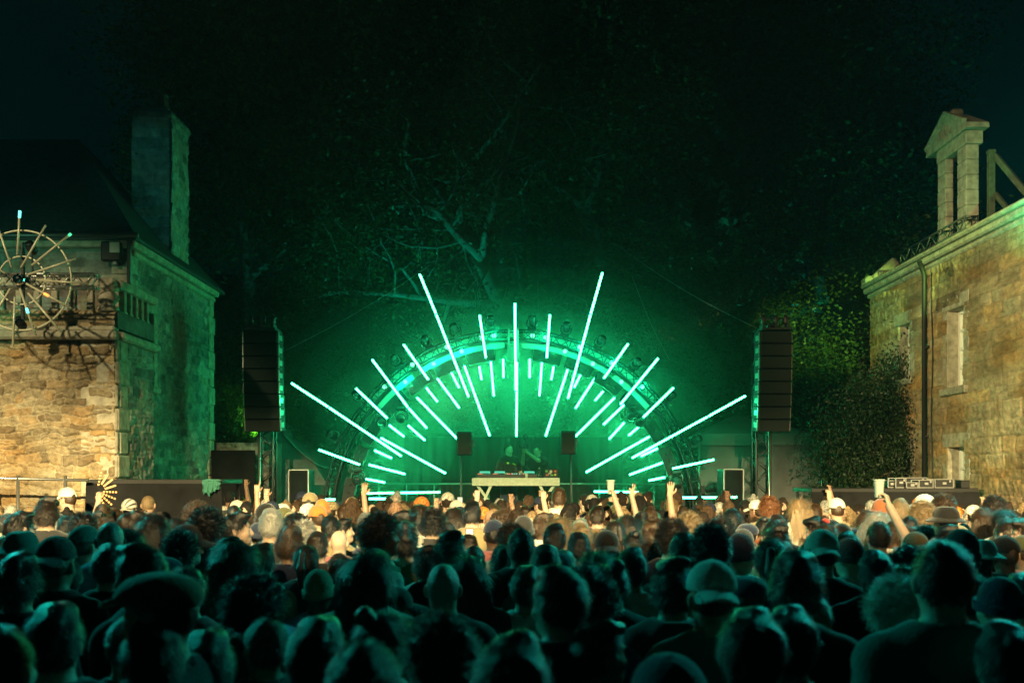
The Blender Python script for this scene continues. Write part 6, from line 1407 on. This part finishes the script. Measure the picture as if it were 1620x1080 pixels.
def conifer(loc, H, seed, label):
    rs = np.random.RandomState(seed); mb = MB(); mb.tube([(0, 0, 0), (.1, 0, H * .5), (0, .05, H)], [.22, .13, .02], 7, cap=False); Vs = []; tips = []
    z = H * .25
    while z < H * .98:
        for k in range(5):
            a = rs.rand() * 6.28; L = (H - z) * .30 * rs.uniform(.6, 1.15) + .3; pts = []; 
            for t in np.linspace(0, 1, 6): pts.append((math.cos(a) * L * t, math.sin(a) * L * t, z - .10 * L * t + .22 * L * t * t)); 
            mb.tube(pts, [.035 * (1 - t * .8) for t in np.linspace(0, 1, 6)], 4, cap=False)
            for t in np.linspace(.2, 1, 16):
                p = np.array([math.cos(a) * L * t, math.sin(a) * L * t, z - .10 * L * t + .22 * L * t * t])
                tips += [(p + rs.randn(3) * (.10 + .12 * L * (1 - t) * .5) * np.array([1, 1, .4]), None, 0) for _ in range(2)]
        z += H * .022
    e = empty('conifer', loc); mb.build('trunk', M['bark'], e, True); link('crown', raw_mesh('crown', *leaves(tips, rs, 32000, .13, .11, .8, 2.0), M['needle'], smooth=False), e); tag(e, label, 'tree'); return e
conifer(G(1165, 31, .5), 11.5, 4, 'pale-tipped conifer standing high between the arch and the manor')
# dark shrub hugging the manor wall
sh = make_tree('wall_shrub', 33, 3.5, .14, 36000, .045, .20, M['darkleaf'], ((1392 - 810) * 19.7 / F, 19.7, 0), 'large dark evergreen shrub growing against the manor wall', None, cat='shrub', levels=4, spread=.6, kids=4, first=.05, scale=.92)
sh2 = make_tree('wall_shrub', 35, 2.4, .10, 30000, .045, .16, M['darkleaf'], ((1338 - 810) * 21.0 / F, 21.0, 0), 'lower rounder shrub between the tent and the russet wall', None, cat='shrub', levels=4, spread=.6, kids=4, first=.05, scale=.75)
sh.scale = (.74, .7, 1.12); sh2.scale = (.5, .6, .7)
# creeper on the hidden side of the chimney
rs = np.random.RandomState(3); tips = [(np.array([XL - .70 + .12 * math.sin(z * 3), 17.3, z]), None, 0) for z in np.linspace(6.2, 8.4, 20)]
cr_ = link('creeper', raw_mesh('creeper', *leaves(tips, rs, 500, .06, .09), M['leaf'], smooth=False)); tag(cr_, 'straggly creeper climbing the dark edge of the stone chimney', 'creeper')
# ------------------------------------------------------------------ smoky air
hz = bpy.data.materials.new('smoky_air'); hz.use_nodes = True; nt = hz.node_tree; nt.nodes.remove(nt.nodes['Principled BSDF'])
pv = nt.nodes.new('ShaderNodeVolumePrincipled'); pv.inputs['Density'].default_value = HAZE; pv.inputs['Color'].default_value = (.35, .88, 1.0, 1); pv.inputs['Anisotropy'].default_value = .3
nt.links.new(pv.outputs[0], nt.nodes['Material Output'].inputs['Volume'])
mb = MB(); mb.box((0, 57, 15.0), (300, 240, 40)); o = mb.build('haze', hz); o['kind'] = 'stuff'; o['label'] = 'thin drifting stage smoke in the night air'

def volume(name, dens, col, an):
    m = bpy.data.materials.new(name); m.use_nodes = True; nt = m.node_tree; nt.nodes.remove(nt.nodes['Principled BSDF'])
    pv = nt.nodes.new('ShaderNodeVolumePrincipled'); pv.inputs['Density'].default_value = dens; pv.inputs['Color'].default_value = col; pv.inputs['Anisotropy'].default_value = an
    nt.links.new(pv.outputs[0], nt.nodes['Material Output'].inputs['Volume']); return m
for i, (rx, ry, rz_, zc, dn, wd) in enumerate(((10.5, 6.0, 8.0, 3.3, .22, 'outermost thin veil of'), (7.4, 4.4, 5.2, 3.3, .42, 'wide thin veil of'), (6.2, 3.4, 3.8, 3.5, .85, 'wide bank of'), (5.3, 2.4, 2.9, 3.7, 3.0, 'thicker bank of'), (4.6, 1.7, 2.1, 4.0, 6.5, 'thick inner bank of'), (2.6, 1.2, 1.25, 4.45, 11, 'top core of'), (1.55, 1.2, 1.55, 2.9, 13, 'terrace-side core of'), (1.55, 1.2, 1.55, 2.9, 13, 'tent-side core of'))):
    mb = MB(); mb.ball((AX + (-2.75 if 'terrace' in wd else 2.75 if 'tent' in wd else 0), 20.7 + ry * .35, zc), 1.0, 40, 24, (rx, ry, rz_)); o = mb.build('stage_smoke', volume('smoke', SMOKE * dn, (.7, 1.0, .84, 1), .25)); o['kind'] = 'stuff'; o['label'] = wd + ' machine smoke glowing green round the tube arch'
